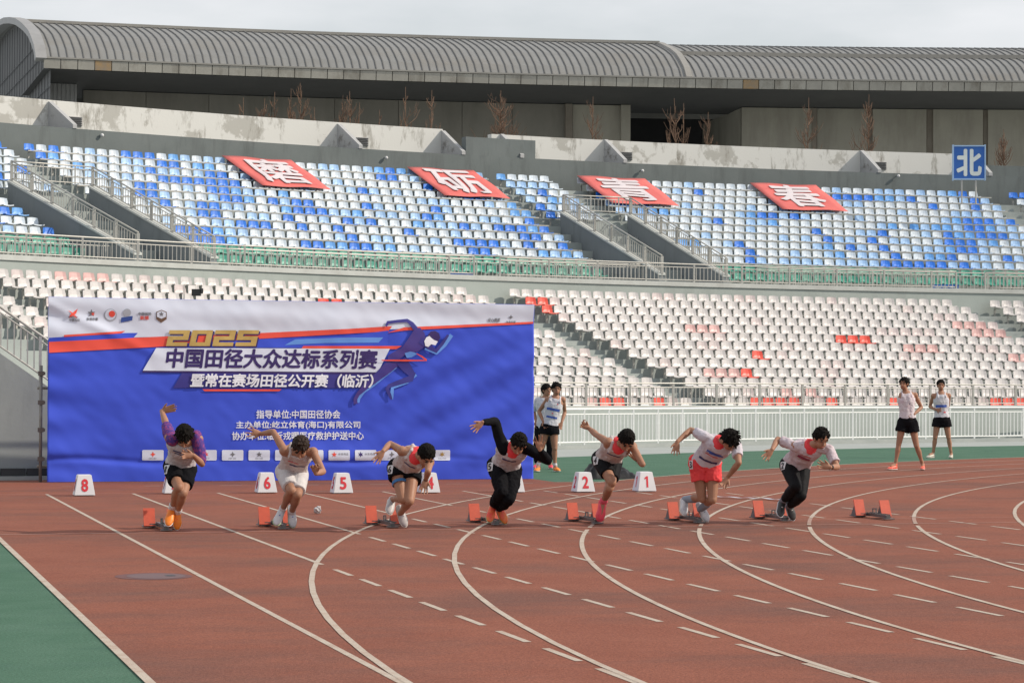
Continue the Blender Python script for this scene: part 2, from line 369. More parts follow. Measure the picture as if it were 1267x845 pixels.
for u, lab in ((121, 'louvred vent in the stained parapet beside the far left fin'), (473, 'louvred vent in the parapet above the left half of the upper stand'), (798, 'louvred vent low in the parapet right of centre'), (1111, 'louvred vent in the parapet left of the compass sign')):
    a = ang(u, RB); c = cyl(BC, RB+1.76, a, TOPW+.46); T = Vector((math.sin(a), -math.cos(a), 0)); N = Vector((-math.cos(a), -math.sin(a), 0))
    t = thing('wall_vent', c, lab, 'vent', 'vents in the parapet')
    MB().box(c+N*.02, (.5, .06, .34), T, N).obj('vent_frame', M_FIN, t)
    sm = MB().box((0, 0, 0), (.46, .03, .03), T, N).mesh('slat', M_BLACK)
    for i in range(5): link('slat', sm, t, c+N*.07+Vector((0, 0, -.13+.065*i)))
for u, v_, lab in ((124, 167, 'far left'), (476, 195, 'above the left red sheets'), (793, 211, 'above the third red sheet'), (1110, 217.5, 'left of the compass sign')):
    a = ang(u, RB); z = 0
    p = at(u, v_, (Vector((cyl(BC, RB, a, 0).x-CAM.x, cyl(BC, RB, a, 0).y-CAM.y, 0))).dot(lev2world(0, 0, 1)))
    N = Vector((-math.cos(a), -math.sin(a), 0))
    t = thing('wall_camera', p, 'small white security camera on the dark rear wall, '+lab, 'camera', 'security cameras on the rear wall')
    MB().tube([p-N*.02, p+N*.12], .02, 6).obj('bracket', M_STEEL, t)
    MB().tube([p+N*.12+Vector((0, 0, .02)), p+N*.14+Vector((0, 0, -.04)), p+N*.15+Vector((0, 0, -.09))], [.05, .07, .03], 8).obj('dome', mat('camera_white', (.6, .6, .6), .4), t, True)

# ------------------------------------------------------------------ seats
def seat_mesh(name, m, w=.398):
    b = MB(); n = 5; v = []; f = []
    prof = [(-.37, .315), (-.365, .338), (-.2, .325), (-.06, .332), (-.01, .37), (.03, .45), (.05, .555), (.055, .59)]
    for i in range(n):
        x = (i/(n-1)-.5)*w; e = abs(2*i/(n-1)-1)**2
        for (y, z) in prof: v.append((x*(1-.07*(z > .5) - .05*(z < .35 and y < -.3)), y - .035*e*(1 if z > .4 else 0), z + .02*e*(z < .36) - .02*e*(z > .55)))
    m_ = len(prof)
    for i in range(n-1):
        for k in range(m_-1): f.append((i*m_+k, (i+1)*m_+k, (i+1)*m_+k+1, i*m_+k+1))
    o = len(v); v2 = [(x, y+(.012 if z > .36 else 0), z-(.015 if z <= .36 else 0)) for x, y, z in v]
    v += v2; f += [tuple(q+o for q in t)[::-1] for t in f[:]]
    for i in range(n-1):
        f.append((i*m_, o+i*m_, o+(i+1)*m_, (i+1)*m_)); f.append((i*m_+m_-1, (i+1)*m_+m_-1, o+(i+1)*m_+m_-1, o+i*m_+m_-1))
    for k in range(m_-1):
        f.append((k, k+1, o+k+1, o+k)); j = (n-1)*m_; f.append((j+k, o+j+k, o+j+k+1, j+k+1))
    b.add(v, f, 0)
    b.box((0, -.16, .292), (.05, .30, .04), mi=1); b.box((0, .03, .15), (.05, .05, .30), mi=1)
    me = b.mesh(name, [m, M_STEEL]); return me
def plast(name, c, c2=None): return mat(name, c, .45, c2 or tuple(x*.86 for x in c), 5, .4, .75, randv=.10, dirt=((c[0]*.55, c[1]*.53, c[2]*.5), (3, 3, 3), .55, .8))
SM = {k: seat_mesh('stadium_seat', plast('seat_'+k, *c)) for k, c in {
    'white': ((.55, .525, .52),), 'pinkish': ((.54, .47, .465),), 'pink': ((.60, .38, .365),), 'red': ((.72, .075, .045),),
    'pale': ((.56, .61, .66), (.45, .54, .64)), 'paleblue': ((.33, .50, .72), (.26, .42, .68)), 'midblue': ((.09, .33, .72), (.18, .38, .70)), 'blue': ((.012, .16, .64), (.02, .20, .68)),
    'green': ((.03, .26, .19), (.05, .33, .25))}.items()}
ORD = ['top', 'second', 'third', 'fourth', 'fifth', 'sixth', 'seventh', 'eighth', 'ninth', 'tenth', 'eleventh', 'twelfth', 'thirteenth']
SEATS = []
def block(kind, r0, dep, floor, n, uL, uR, pitch, key, rows, where):
    aL = ang(uL, r0); aR = ang(uR, r0)
    for k in rows:
        r = r0-dep*k; arc = (aL-aR)*r; cnt = max(1, int(arc/pitch)); 
        for i in range(cnt):
            a = aL - (i+.5)*(pitch/r)
            p = cyl(BC, r, a, floor(k)); u = PX0 + FPX*((p-CAM).dot(lev2world(1, 0, 0)))/((p-CAM).dot(lev2world(0, 0, 1)))
            if u < -45 or u > 1500: continue
            c = key(k, i, u, cnt)
            if c: SEATS.append([c, p, a, kind, k, where, u])
def lowkey(k, i, u, cnt):
    pts = LOWRED.get(k, [])
    for lo, hi, c in pts:
        if lo <= u <= hi: return c
    return 'pinkish' if noise.noise(Vector((u*.02, k*.9, 3))) > .32 else 'white'
LOWRED = {0: [(72, 128, 'pink')], 1: [(646, 678, 'red')], 2: [(668, 690, 'red'), (395, 420, 'red')], 3: [(48, 60, 'red'), (1178, 1226, 'pink')], 4: [(845, 888, 'pink'), (1198, 1255, 'pink')],
          5: [(1040, 1084, 'red')], 6: [(1124, 1168, 'pink')], 7: [(930, 950, 'red'), (1240, 1270, 'pink')], 9: [(872, 914, 'pink'), (914, 932, 'red')],
          11: [(972, 985, 'pink'), (1000, 1012, 'pink'), (735, 745, 'pink')], 12: [(722, 733, 'pink'), (735, 768, 'red'), (815, 832, 'red'), (862, 880, 'pink'), (930, 992, 'red'), (1018, 1032, 'red'), (1098, 1116, 'red'), (1218, 1275, 'red')]}
def upkey(k, i, u, cnt):
    if k >= 11: return 'green'
    for (kk, lo, hi) in UPBLUE:
        if kk == k and lo <= u <= hi: return 'blue'
    if k == 0 and 25 < u < 44: return 'blue'
    q = .85*noise.noise(Vector((u*.013+5, k*.42, 1.3))) + .55*noise.noise(Vector((u*.09, k*1.7, 9.1))); w = random.random()
    if 905 > u > 640 and k < 3 and u < 700: q += .05
    if q > .44: return 'blue' if w < .66 else 'midblue'
    if q > .27: return 'blue' if w < .16 else ('midblue' if w < .5 else 'paleblue')
    if q > .02: return 'paleblue' if w < .42 else ('blue' if w < .45 else 'pale')
    return 'pale' if w < .88 else ('paleblue' if w < .965 else 'blue')
UPBLUE = [(0, 53, 75), (0, 155, 170), (1, 200, 217), (2, 265, 282), (3, 190, 300), (4, 165, 200), (4, 255, 285), (5, 175, 190), (6, 195, 210), (6, 240, 275), (7, 245, 280), (8, 300, 330),
          (10, 1095, 1172), (9, 1095, 1110), (9, 925, 938), (10, 925, 938), (6, 1000, 1014), (1, 1042, 1056), (1, 1072, 1086), (1, 1205, 1218), (2, 1205, 1220), (4, 1240, 1256), (0, 1246, 1300), (0, 712, 716), (1, 712, 722),
          (1, 465, 492), (2, 520, 540), (3, 440, 455), (5, 440, 455), (7, 455, 470), (9, 565, 585), (10, 585, 612), (9, 690, 720), (10, 590, 606), (7, 625, 655)]
block('lower', RL0, DEP, lfloor, NL, -120, -55, .482, lowkey, range(13), 'left of the banner')
block('lower', RL0, DEP, lfloor, NL, -25, 590, .482, lowkey, range(13), 'left of the diagonal aisle')
block('lower', RL0, DEP, lfloor, NL, 629, 1186, .462, lowkey, range(13), 'between the diagonal aisle and the right-hand aisle')
block('lower', RL0, DEP, lfloor, NL, 1224, 1560, .462, lowkey, range(13), 'at the far right edge')
PU = .478
block('upper', RU0, DU, ufloor, NU, -280, -95, PU, upkey, range(13), 'at the far left beside the first stairs')
block('upper', RU0, DU, ufloor, NU, -93, 3, PU, upkey, range(6), 'above the left stairs')
block('upper', RU0, DU, ufloor, NU, 26, 598, PU, upkey, range(13), 'in the wide left block')
block('upper', RU0, DU, ufloor, NU, 612, 690, PU, upkey, range(6), 'above the central stairs')
block('upper', RU0, DU, ufloor, NU, 712, 1222, PU, upkey, range(13), 'in the wide right block')
block('upper', RU0, DU, ufloor, NU, 1247, 1580, PU, upkey, range(13), 'at the far right edge')
BIN = {}
for s in SEATS:
    fam = {'white': 'white', 'pinkish': 'white', 'pink': 'red', 'red': 'red', 'blue': 'blue', 'midblue': 'blue', 'pale': 'pale', 'paleblue': 'pale', 'green': 'green'}[s[0]]
    BIN.setdefault(fam, []).append(s)
LAB = {'white': ('white plastic seat', 'white seats of the lower stand'), 'red': ('', 'red and faded pink seats of the lower stand'), 'blue': ('', 'blue seats of the upper stand'),
       'pale': ('', 'bleached pale seats of the upper stand'), 'green': ('green plastic seat behind the walkway railing', 'green seats along the walkway')}
CN = {'white': 'white plastic', 'pinkish': 'pinkish white plastic', 'pink': 'faded pink', 'red': 'bright red', 'blue': 'deep blue', 'midblue': 'half-faded blue', 'pale': 'bleached near-white', 'paleblue': 'pale blue', 'green': 'green plastic'}
def seatmat(p, a): return Matrix.Translation(p) @ Matrix.Rotation(a - math.pi/2, 4, 'Z')
for fam, L_ in BIN.items():
    hidden = lambda s: (s[3] == 'lower' and 75 < s[6] < 650 and s[4] >= 4)
    L_.sort(key=lambda s: (hidden(s), (s[1]-CAM).length))
    rest = MB(); mats = []
    for i, s in enumerate(L_):
        c, p, a, kind, k, where, u = s
        if i < 300 and not hidden(s):
            link(fam+'_seat', SM[c], lower if kind == 'lower' else upper, p, a - math.pi/2 + random.uniform(-.02, .02))
        else:
            M4 = seatmat(p, a); me = SM[c]
            if me.materials[0] not in mats: mats.append(me.materials[0])
            mi = mats.index(me.materials[0])
            n = len(rest.v); rest.v += [M4 @ q.co for q in me.vertices]
            for q in me.polygons: rest.f.append(tuple(x+n for x in q.vertices)); rest.m.append(mi if q.material_index == 0 else -1)
    if rest.v:
        mats.append(M_STEEL); rest.m = [len(mats)-1 if q < 0 else q for q in rest.m]
        o = rest.obj('further_'+fam+'_seats', mats, lower if fam in ('white', 'red') else upper); o['kind'] = 'stuff'
# seat support rails under each row of the upper stand (thin pale edge between rows) belong to the stands
for k in range(11):
    for ua, ub in ((26, 598), (712, 1222)):
        aa, ab = ang(ua, RU0), ang(ub, RU0); r = urad(k)-.37
        vv, ff = arc_solid(BC, [(r, ufloor(k)+.285), (r, ufloor(k)+.325), (r+.04, ufloor(k)+.325), (r+.04, ufloor(k)+.285)], aa, ab, 40); obj('seat_beam', vv, ff, M_STEEL, upper)
# aisle stairs in the lower stand
def aisle(uL, uR, r0, dep, floor, rise, rows, parent, hw=2):
    aL, aR = ang(uL, r0), ang(uR, r0); w = (aL-aR); am = (aL+aR)/2; hwid = min(w/2*.8, .62/r0)
    for k in rows:
        r = r0-dep*k-dep*.65
        vv, ff = arc_solid(BC, [(r-dep*.32, floor(k)-rise+.001), (r-dep*.32, floor(k)-rise*.5), (r-.003, floor(k)-rise*.5), (r-.003, floor(k)-rise+.001)], am+hwid, am-hwid, 2)
        obj('aisle_step', vv, ff, M_CONC, parent)
aisle(590, 629, RL0, DEP, lfloor, RISE, range(12), lower); aisle(1186, 1224, RL0, DEP, lfloor, RISE, range(12), lower); aisle(-55, -25, RL0, DEP, lfloor, RISE, range(12), lower)
aisle(598, 612, RU0, DU, ufloor, RU, range(12), upper); aisle(690, 712, RU0, DU, ufloor, RU, range(5), upper); aisle(3, 26, RU0, DU, ufloor, RU, range(5), upper); aisle(1222, 1247, RU0, DU, ufloor, RU, range(12), upper)

M_PARA = mat('stair_parapet_grey', (.175, .195, .205), .8, (.20, .22, .23), .8, bump=.2, bscale=15, dirt=((.12, .135, .14), (2, 2, .5), .52, .8))
# ------------------------------------------------------------------ stair structures with parapets and railings
def stairs(uL, uR, lab, word):
    aL, aR = ang(uL, RU0), ang(uR, RU0); rt = RU0-DU*5.6; rb = 74.6; zt = ufloor(5.6); 
    t = thing('stairway', cyl(BC, rb, (aL+aR)/2, WK), lab, 'stairs', None)
    def par(a, th, name):
        z_t = zt+.72; z_b = WK+.75 - .35
        v = []
        for aa in (a+th/2, a-th/2): v += [cyl(BC, rt, aa, 3.0), cyl(BC, rt, aa, z_t), cyl(BC, rb, aa, z_b), cyl(BC, rb, aa, 3.0)]
        obj(name, v, [(0, 1, 2, 3)[::-1], (4, 5, 6, 7), (0, 4, 5, 1)[::-1], (1, 5, 6, 2)[::-1], (2, 6, 7, 3)[::-1]], M_PARA, t)
        v2 = []
        for aa in (a+th*.62, a-th*.62): v2 += [cyl(BC, rt+.03, aa, z_t), cyl(BC, rt+.03, aa, z_t+.06), cyl(BC, rb-.03, aa, z_b+.06), cyl(BC, rb-.03, aa, z_b)]
        obj('coping', v2, [(0, 1, 2, 3)[::-1], (4, 5, 6, 7), (0, 4, 5, 1)[::-1], (1, 5, 6, 2)[::-1], (2, 6, 7, 3)[::-1], (0, 3, 7, 4)[::-1]], MATS['coping'], t)
        return [cyl(BC, rt, a, z_t+.06), cyl(BC, rb, a, z_b+.06)]
    th = .28/RU0
    pL = par(aL, th, 'parapet'); pR = par(aR, th, 'parapet')
    n = 12
    for i in range(n):
        r1 = rt-(rt-rb)*i/n; r0 = rt-(rt-rb)*(i+1)/n; z = zt-.95-(zt-.95-WK+.3)*i/n
        vv, ff = arc_solid(BC, [(r0, 3), (r0, z), (r1-.004, z), (r1-.004, 3)], aL-th*.5, aR+th*.5, 2); obj('step', vv, ff, M_CONC, t)
    # landing slab and its wall
    vv, ff = arc_solid(BC, [(rt+.0, 3), (rt+.0, zt+.35), (rt+.9, zt+.35), (rt+.9, 3)], aL, aR+th, 4); obj('landing', vv, ff, M_CONC, t)
    railing('stair_railing', pL, .62, 'grey steel railing on the left parapet of the '+word+' stairway', group='stairway railings', sp=.15, post=1.25, postr=.045)
    railing('stair_railing', pR, .62, 'grey steel railing on the right parapet of the '+word+' stairway', group='stairway railings', sp=.15, post=1.25, postr=.045)
    railing('landing_railing', [cyl(BC, rt+.05, aL-(aL-aR)*i/3, zt+.72+.06) for i in range(4)], .62, 'short steel railing across the landing of the '+word+' stairway', group='landing railings', sp=.15, post=1.2)
stairs(-77, 27, 'left stairway sunk between two dark grey parapets in the upper stand', 'left')
stairs(627, 712, 'central stairway sunk between two dark grey parapets in the upper stand', 'central')

# walkway, front and track railings
railing('walkway_railing', arc_path(RW+.08, -40, 586, WK+.03, 60), .6, 'long steel railing on the edge of the walkway left of the gap', group='walkway railings', sp=.15, post=1.9, postr=.028)
railing('walkway_railing', arc_path(RW+.08, 618, 1183, WK+.03, 60), .6, 'steel railing on the walkway edge above the right block of white seats', group='walkway railings', sp=.15, post=1.9, postr=.028)
railing('walkway_railing', arc_path(RW+.08, 1219, 1650, WK+.03, 20), .6, 'steel railing on the walkway edge at the far right', group='walkway railings', sp=.15, post=1.9, postr=.028)
railing('rear_walkway_railing', arc_path(rUf-.3, -40, 166, WK+.03, 20, rr=rUf-.3), .78, 'second steel railing in front of the green seats at the far left', group='rear walkway railings', sp=.15, post=1.6)
railing('rear_walkway_railing', arc_path(rUf-.3, 282, 798, WK+.03, 40, rr=rUf-.3), .78, 'second steel railing in front of the green seats of the wide left block', group='rear walkway railings', sp=.15, post=1.6)
railing('rear_walkway_railing', arc_path(rUf-.3, 936, 1650, WK+.03, 40, rr=rUf-.3), .78, 'second steel railing in front of the green seats of the right block', group='rear walkway railings', sp=.15, post=1.6)
railing('stand_railing', arc_path(rF-.35, 560, 1600, 1.04, 60), .60, 'grey steel railing along the front of the lower stand', sp=.14, post=1.55, postr=.03, pr=.009)
railing('track_fence', arc_path(55.9, 600, 1600, .06, 70, TC), .92, 'white picket fence standing between the running track and the stand', 'fence', m=M_WHITEP, sp=.135, post=.94, postr=.022, top_r=.03, mid=.13, bot=.09, pr=.0125)
vv, ff = arc_solid(TC, [(55.7, -.005), (55.7, .085), (56.1, .085), (56.1, -.005)], ang(560, 55.9, TC), ang(1640, 55.9, TC), 70)
tag(obj('fence_kerb', vv, ff, M_PAVE), 'low concrete kerb carrying the white track fence', 'kerb')
# blue panels below the walkway
for (u0, v0, u1, v1, lab) in ((556, 337.5, 586, 348, 'small blue and white panel behind the walkway railing left of the gap'), (1154, 352, 1186, 362, 'small blue and white lettered panel behind the walkway railing on the right')):
    a = ang((u0+u1)/2, RW); P0 = cyl(BC, RW, a, 0); z = (P0-CAM).dot(lev2world(0, 0, 1))+.46
    q = [at(u0, v1, z), at(u1, v1, z-.1), at(u1, v0, z-.1), at(u0, v0, z)]
    t = thing('blue_panel', q[0], lab, 'sign')
    d = (q[1]-q[0]).normalized().cross(Vector((0, 0, 1)))*-.03
    obj('board', q+[p+d for p in q], [(0, 1, 2, 3), (7, 6, 5, 4), (0, 4, 5, 1), (1, 5, 6, 2), (2, 6, 7, 3), (3, 7, 4, 0)], mat('panel_blue', (.03, .16, .58), .5), t)
    b = MB(); ex = (q[1]-q[0]); ez = (q[3]-q[0]); nn = -d.normalized()
    for i in range(3):
        for j in range(2):
            o_ = q[0]+ex*(.12+.28*i)+ez*(.35+.3*j)+nn*.012; b.box(o_+ex*.09, (ex.length*.2, .006, ez.length*.13), ex.normalized(), nn, ez.normalized())
            b.box(o_+ex*.09, (ex.length*.04, .007, ez.length*.26), ex.normalized(), nn, ez.normalized())
    b.obj('lettering', mat('panel_white', (.7, .72, .75), .5), t)

# ------------------------------------------------------------------ text
def text_mesh(s, size=1, bold=0, shear=0, align='CENTER', sx=1, space=1):
    c = bpy.data.curves.new('text', 'FONT'); c.body = s; c.size = size; c.offset = bold; c.shear = shear; c.align_x = align; c.align_y = 'CENTER'; c.space_character = space
    c.resolution_u = 3
    o = bpy.data.objects.new('t', c); COL.objects.link(o); bpy.context.view_layer.update()
    me = bpy.data.meshes.new_from_object(o.evaluated_get(bpy.context.evaluated_depsgraph_get())); bpy.data.objects.remove(o)
    vs = [Vector((q.co.x*sx, q.co.y, 0)) for q in me.vertices]; fs = [tuple(p.vertices) for p in me.polygons]; bpy.data.meshes.remove(me)
    return vs, fs
def fit_text(s, w, h, bold=0, **k):         # scaled to a box centred on the origin; bold = overlaid copies a hair apart
    v, f = text_mesh(s, **k)
    xs = [q.x for q in v]; ys = [q.y for q in v]; cx = (min(xs)+max(xs))/2; cy = (min(ys)+max(ys))/2
    base = [Vector(((q.x-cx)*w/(max(xs)-min(xs)), (q.y-cy)*h/(max(ys)-min(ys)), 0)) for q in v]
    if not bold: return base, f
    bw_ = bold*w/(max(xs)-min(xs)); bh_ = bold*h/(max(ys)-min(ys)); V = []; Fc = []
    for i in range(9):
        dx, dy = (0, 0) if i == 8 else (math.cos(i*math.pi/4)*bw_, math.sin(i*math.pi/4)*bh_); n = len(V)
        V += [q+Vector((dx, dy, .00035*(i+1))) for q in base]; Fc += [tuple(x+n for x in g_) for g_ in f]
    return V, Fc
def put_text(name, s, c, X, Y, w, h, m, parent, **k):
    v, f = fit_text(s, w, h, **k); N_ = X.cross(Y); return obj(name, [c+X*q.x+Y*q.y+N_*q.z for q in v], f, m, parent)
# red character sheets laid over the seats
M_RED = mat('banner_red', (.66, .14, .12), .6, (.58, .11, .10), 1.2, bump=.3, bscale=3); M_WT = mat('print_white', (.64, .58, .60), .6)
def urows(k, lift=.62): return urad(k)+.02, ufloor(k)+lift
for (uL, uR, ch, nm, lab) in ((275, 361, '磨', 'leftmost', 'first'), (504.5, 587, '砺', 'second from the left', ''), (715, 799, '青', 'third from the left', ''), (929, 1011, '春', 'rightmost', '')):
    aL, aR = ang(uL, RU0), ang(uR, RU0); r0, z0 = urows(-.15); r1, z1 = urows(3.55)
    t = thing('character_banner', cyl(BC, r1, (aL+aR)/2, z1), 'red cloth sheet with one white Chinese character over the upper seats, '+nm, 'banner', 'red character sheets on the upper stand')
    def P(s, q, e=0):
        r = r0+(r1-r0)*q; z = z0+(z1-z0)*q; return cyl(BC, r, aL+(aR-aL)*s, z + e + .03*math.sin(q*9+s*3)*math.sin(s*7))
    N = 10; v = [P(i/N, j/N) for j in range(N+1) for i in range(N+1)]; f = [(j*(N+1)+i, (j+1)*(N+1)+i, (j+1)*(N+1)+i+1, j*(N+1)+i+1) for j in range(N) for i in range(N)]
    v += [P(i/N, j/N, -.012) for j in range(N+1) for i in range(N+1)]; K = (N+1)**2
    f += [tuple(q+K for q in x)[::-1] for x in f[:]]
    rim = [i for i in range(N+1)] + [(j*(N+1)+N) for j in range(1, N+1)] + [N*(N+1)+i for i in range(N-1, -1, -1)] + [j*(N+1) for j in range(N-1, 0, -1)]
    f += [(rim[i], rim[(i+1) % len(rim)], rim[(i+1) % len(rim)]+K, rim[i]+K) for i in range(len(rim))]
    obj('sheet', v, f, M_RED, t, True)
    tv, tf = fit_text(ch, .66, .80, bold=.022)
    obj('lettering', [P(.5+q.x, .5-q.y, .035+q.z*4) for q in tv], tf, M_WT, t)
# compass sign
p0 = at(1178, 221.5, 97.0); z_s = 97.0
q = [at(1179, 222, z_s), at(1218.5, 222, z_s), at(1218.5, 181, z_s), at(1179, 181, z_s)]
t = thing('compass_sign', q[0], 'square blue sign with a white Chinese character for north above the right seats', 'sign')
ex = (q[1]-q[0]); ez = (q[3]-q[0]); X = ex.normalized(); Z = Vector((0, 0, 1)); Yn = Z.cross(X)
w_, h_ = ex.length, ez.length; cc = (q[0]+q[2])/2
MB().box(cc, (w_, .1, h_), X, Yn).obj('panel', mat('sign_blue', (.02, .11, .42), .5, (.03, .14, .47), 1), t)
b = MB()
for s in (-1, 1): b.box(cc+X*s*(w_/2)-Yn*.02, (.05, .14, h_+.1), X, Yn); b.box(cc+Z*s*(h_/2)-Yn*.023, (w_-.06, .136, .05), X, Yn)
b.obj('frame', mat('sign_frame', (.35, .5, .7), .4), t)
put_text('lettering', '北', cc-Yn*.056, X, Z, w_*.74, h_*.76, mat('sign_white', (.75, .78, .75), .5), t, bold=.035)
for s in (-.22, .22): MB().tube([cc+X*s*w_-Z*h_*.5, cc+X*s*w_-Z*(h_*.5+1.0)], .04, 6).obj('leg', M_STEEL, t)

# ------------------------------------------------------------------ barrel-roofed building behind
RC = Vector((13.9745, -69.3927)); RE = 169.0
def rang(u, r=RE): return ang(u, r, RC)
HB = 1.588
P1 = [(0, 16.42), (.8, 17.05), (2, 17.62), (3.2, 18.1), (5, 18.6), (6.5, 18.95), (9, 19.5), (12, 20.0), (15, 20.4), (18, 20.65), (22, 20.8), (26, 20.7), (28.6, 20.2), (29.2, 17)]
P2 = [(0, 16.42), (.8, 16.95), (2, 17.5), (3.5, 18.0), (5, 18.35), (5.6, 18.45), (6.2, 18.3), (7, 18.45), (9, 18.95), (12, 19.7), (15, 20.3), (18, 20.75), (22, 20.9), (28.6, 20.2), (29.2, 17)]
bld = thing('stadium_building', cyl(RC, RE+6, rang(633), 0), 'long concrete building with a curved ribbed grey metal roof behind the stands', 'building')
aE, aJ, aZ = rang(51), rang(852), rang(1700)
def rp(p): return [(RE+d, h+HB) for d, h in p]
vv, ff = arc_strip(RC, rp(P1), aE, aJ, 60); obj('roof', vv, ff, M_ROOF, bld, False)
vv, ff = arc_strip(RC, rp(P2), aJ, aZ, 50); roof2 = obj('roof', vv, ff, M_ROOF, bld, False)
def seam(a, prof, w=.028, hh=.055, name='roof_seam', m=M_SEAM, upto=10):
    pr = rp(prof)[:upto]; v = []; f = []
    for r, z in pr:
        da = w/r
        v += [cyl(RC, r, a+da, z-.01), cyl(RC, r, a+da*.8, z+hh), cyl(RC, r, a-da*.8, z+hh), cyl(RC, r, a-da, z-.01)]
    for i in range(len(pr)-1):
        for k in range(3): f.append((4*i+k, 4*i+4+k, 4*i+5+k, 4*i+1+k))
    f.append((0, 1, 2, 3)); return obj(name, v, f, m, bld)
pitch = .41/RE
na = int((aE-aJ)/pitch)
for i in range(1, na): seam(aE-(aE-aJ)*i/na, P1)
nb = int((aJ-rang(1440))/pitch)
for i in range(1, nb): seam(aJ-pitch*i, P2, upto=12)
seam(aJ, P1, w=.2, hh=.12, name='roof_flashing', m=mat('flashing', (.30, .29, .265), .5, (.25, .24, .22), 1), upto=10)
# pale gutter cap along the right roof's break
vv, ff = arc_solid(RC, [(RE+5.2, 18.35+HB), (RE+5.2, 18.62+HB), (RE+5.8, 18.62+HB), (RE+5.8, 18.35+HB)], rang(842), aZ, 50); obj('gutter', vv, ff, MATS['flashing'], bld)
vv, ff = arc_solid(RC, [(RE+9.5, 19.62+HB), (RE+9.5, 19.78+HB), (RE+9.8, 19.82+HB), (RE+9.8, 19.55+HB)], aE, aJ, 60); obj('ridge_cap', vv, ff, MATS['flashing'], bld)
fp = .86/RE; i = 0; a = aE-.01/RE
while a > rang(1310):                      # fascia panels, one by one
    vv, ff = arc_solid(RC, [(RE-.05, 15.93+HB), (RE-.12, 16.40+HB), (RE+.1, 16.44+HB), (RE+.1, 15.93+HB)], a, a-fp*.955, 1)
    obj('fascia_panel', vv, ff, M_RUST if i in (3, 43) else M_FASC, bld); a -= fp; i += 1
vv, ff = arc_strip(RC, [(RE+.12, 15.93+HB), (RE+.12, 16.4+HB)], aE, aZ, 60); obj('fascia_back', vv, ff, M_SEAM, bld)
vv, ff = arc_solid(RC, [(RE-.16, 16.42+HB), (RE-.16, 16.5+HB), (RE+.12, 16.5+HB), (RE+.12, 16.445+HB)], aE, rang(1310), 60); obj('eave_trim', vv, ff, MATS['flashing'], bld)
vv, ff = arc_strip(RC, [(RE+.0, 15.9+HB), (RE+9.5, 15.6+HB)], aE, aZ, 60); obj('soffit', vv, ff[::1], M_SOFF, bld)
# walls
def bwall(name, d, z0, z1, ua, ub, m, n=4):
    vv, ff = arc_solid(RC, [(RE+d, z0), (RE+d, z1), (RE+d+.4, z1), (RE+d+.4, z0)], rang(ua, RE+d), rang(ub, RE+d), n); return obj(name, vv, ff, m, bld)
joints = [96, 165, 235, 300, 370, 450, 540, 632, 697, 705, 765, 778]
dl = 6.3
js = [100, 178, 256, 334, 412, 491, 570, 632, 698]
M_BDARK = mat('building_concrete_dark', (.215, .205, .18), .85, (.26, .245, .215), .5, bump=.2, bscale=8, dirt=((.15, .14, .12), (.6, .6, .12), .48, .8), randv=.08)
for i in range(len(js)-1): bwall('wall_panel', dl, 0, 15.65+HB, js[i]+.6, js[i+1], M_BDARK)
bwall('pilaster', dl-.25, 0, 15.66+HB, 698.5, 707, M_PIL, 1); bwall('wall_panel', dl, 0, 15.65+HB, 707.4, 767, M_BCON)
bwall('pilaster', dl-.25, 0, 15.66+HB, 767.5, 779, M_BCON, 1)
js = [917, 1004, 1010, 1073, 1079, 1146, 1154, 1216, 1222, 1300]
for i in range(0, len(js)-1):
    if i % 2 == 0: bwall('wall_panel', dl, 0, 15.65+HB, js[i]+.4, js[i+1], M_BCON)
    else: bwall('pilaster', dl+.12 if i > 1 else dl-.1, 0, 15.66+HB, js[i]+.4, js[i+1], M_PIL, 1)
# recess: return wall, and a back coloured near-black for the opening's shade
aR_ = rang(917, RE+dl)
v = [cyl(RC, RE+dl+.41, aR_, 0), cyl(RC, RE+dl+.41, aR_, 15.65+HB), cyl(RC, RE+dl+9, rang(868, RE+dl+9), 15.65+HB), cyl(RC, RE+dl+9, rang(868, RE+dl+9), 0)]
obj('return_wall', v+[p+Vector((.4, 0, 0)) for p in v], [(0, 1, 2, 3), (7, 6, 5, 4), (1, 5, 6, 2), (0, 3, 7, 4)], M_BCON, bld)
bwall('recess_wall', dl+9.5, 0, 16+HB, 700, 960, mat('recess_painted_shade', (.035, .035, .04), .8), 4)
# arched gable end with rim, tile grid and ribbed cladding
gp = rp(P1)
ga = aE - .35/RE
v = [cyl(RC, r, ga, z-.12) for r, z in gp] + [cyl(RC, RE+29.2, ga, 6), cyl(RC, RE+.6, ga, 6)]
obj('gable_wall', v, [tuple(range(len(v)))], M_GABLE, bld)
b = MB()
for i in range(22):                        # horizontal and vertical joint battens of the gable
    d = 1.3*i+.8
    zt = np.interp(d, [p[0] for p in P1], [p[1] for p in P1])+HB-.3
    b.box(cyl(RC, RE+d, ga+.04/RE, (zt+8)/2), (.03, .03, zt-8), (math.cos(ga), math.sin(ga), 0), (-math.sin(ga), math.cos(ga), 0))
for j in range(12):
    z = 9+j*.95
    ds = [p[0] for p in P1 if p[1]+HB > z+.3]
    if ds: b.box(cyl(RC, RE+(max(ds)+min(ds))/2, ga+.05/RE, z), (max(ds)-min(ds), .03, .03), (math.cos(ga), math.sin(ga), 0), (-math.sin(ga), math.cos(ga), 0))
o = b.obj('gable_battens', mat('batten_grey', (.08, .085, .09), .7), bld); o['kind'] = 'stuff'
v = []; f = []
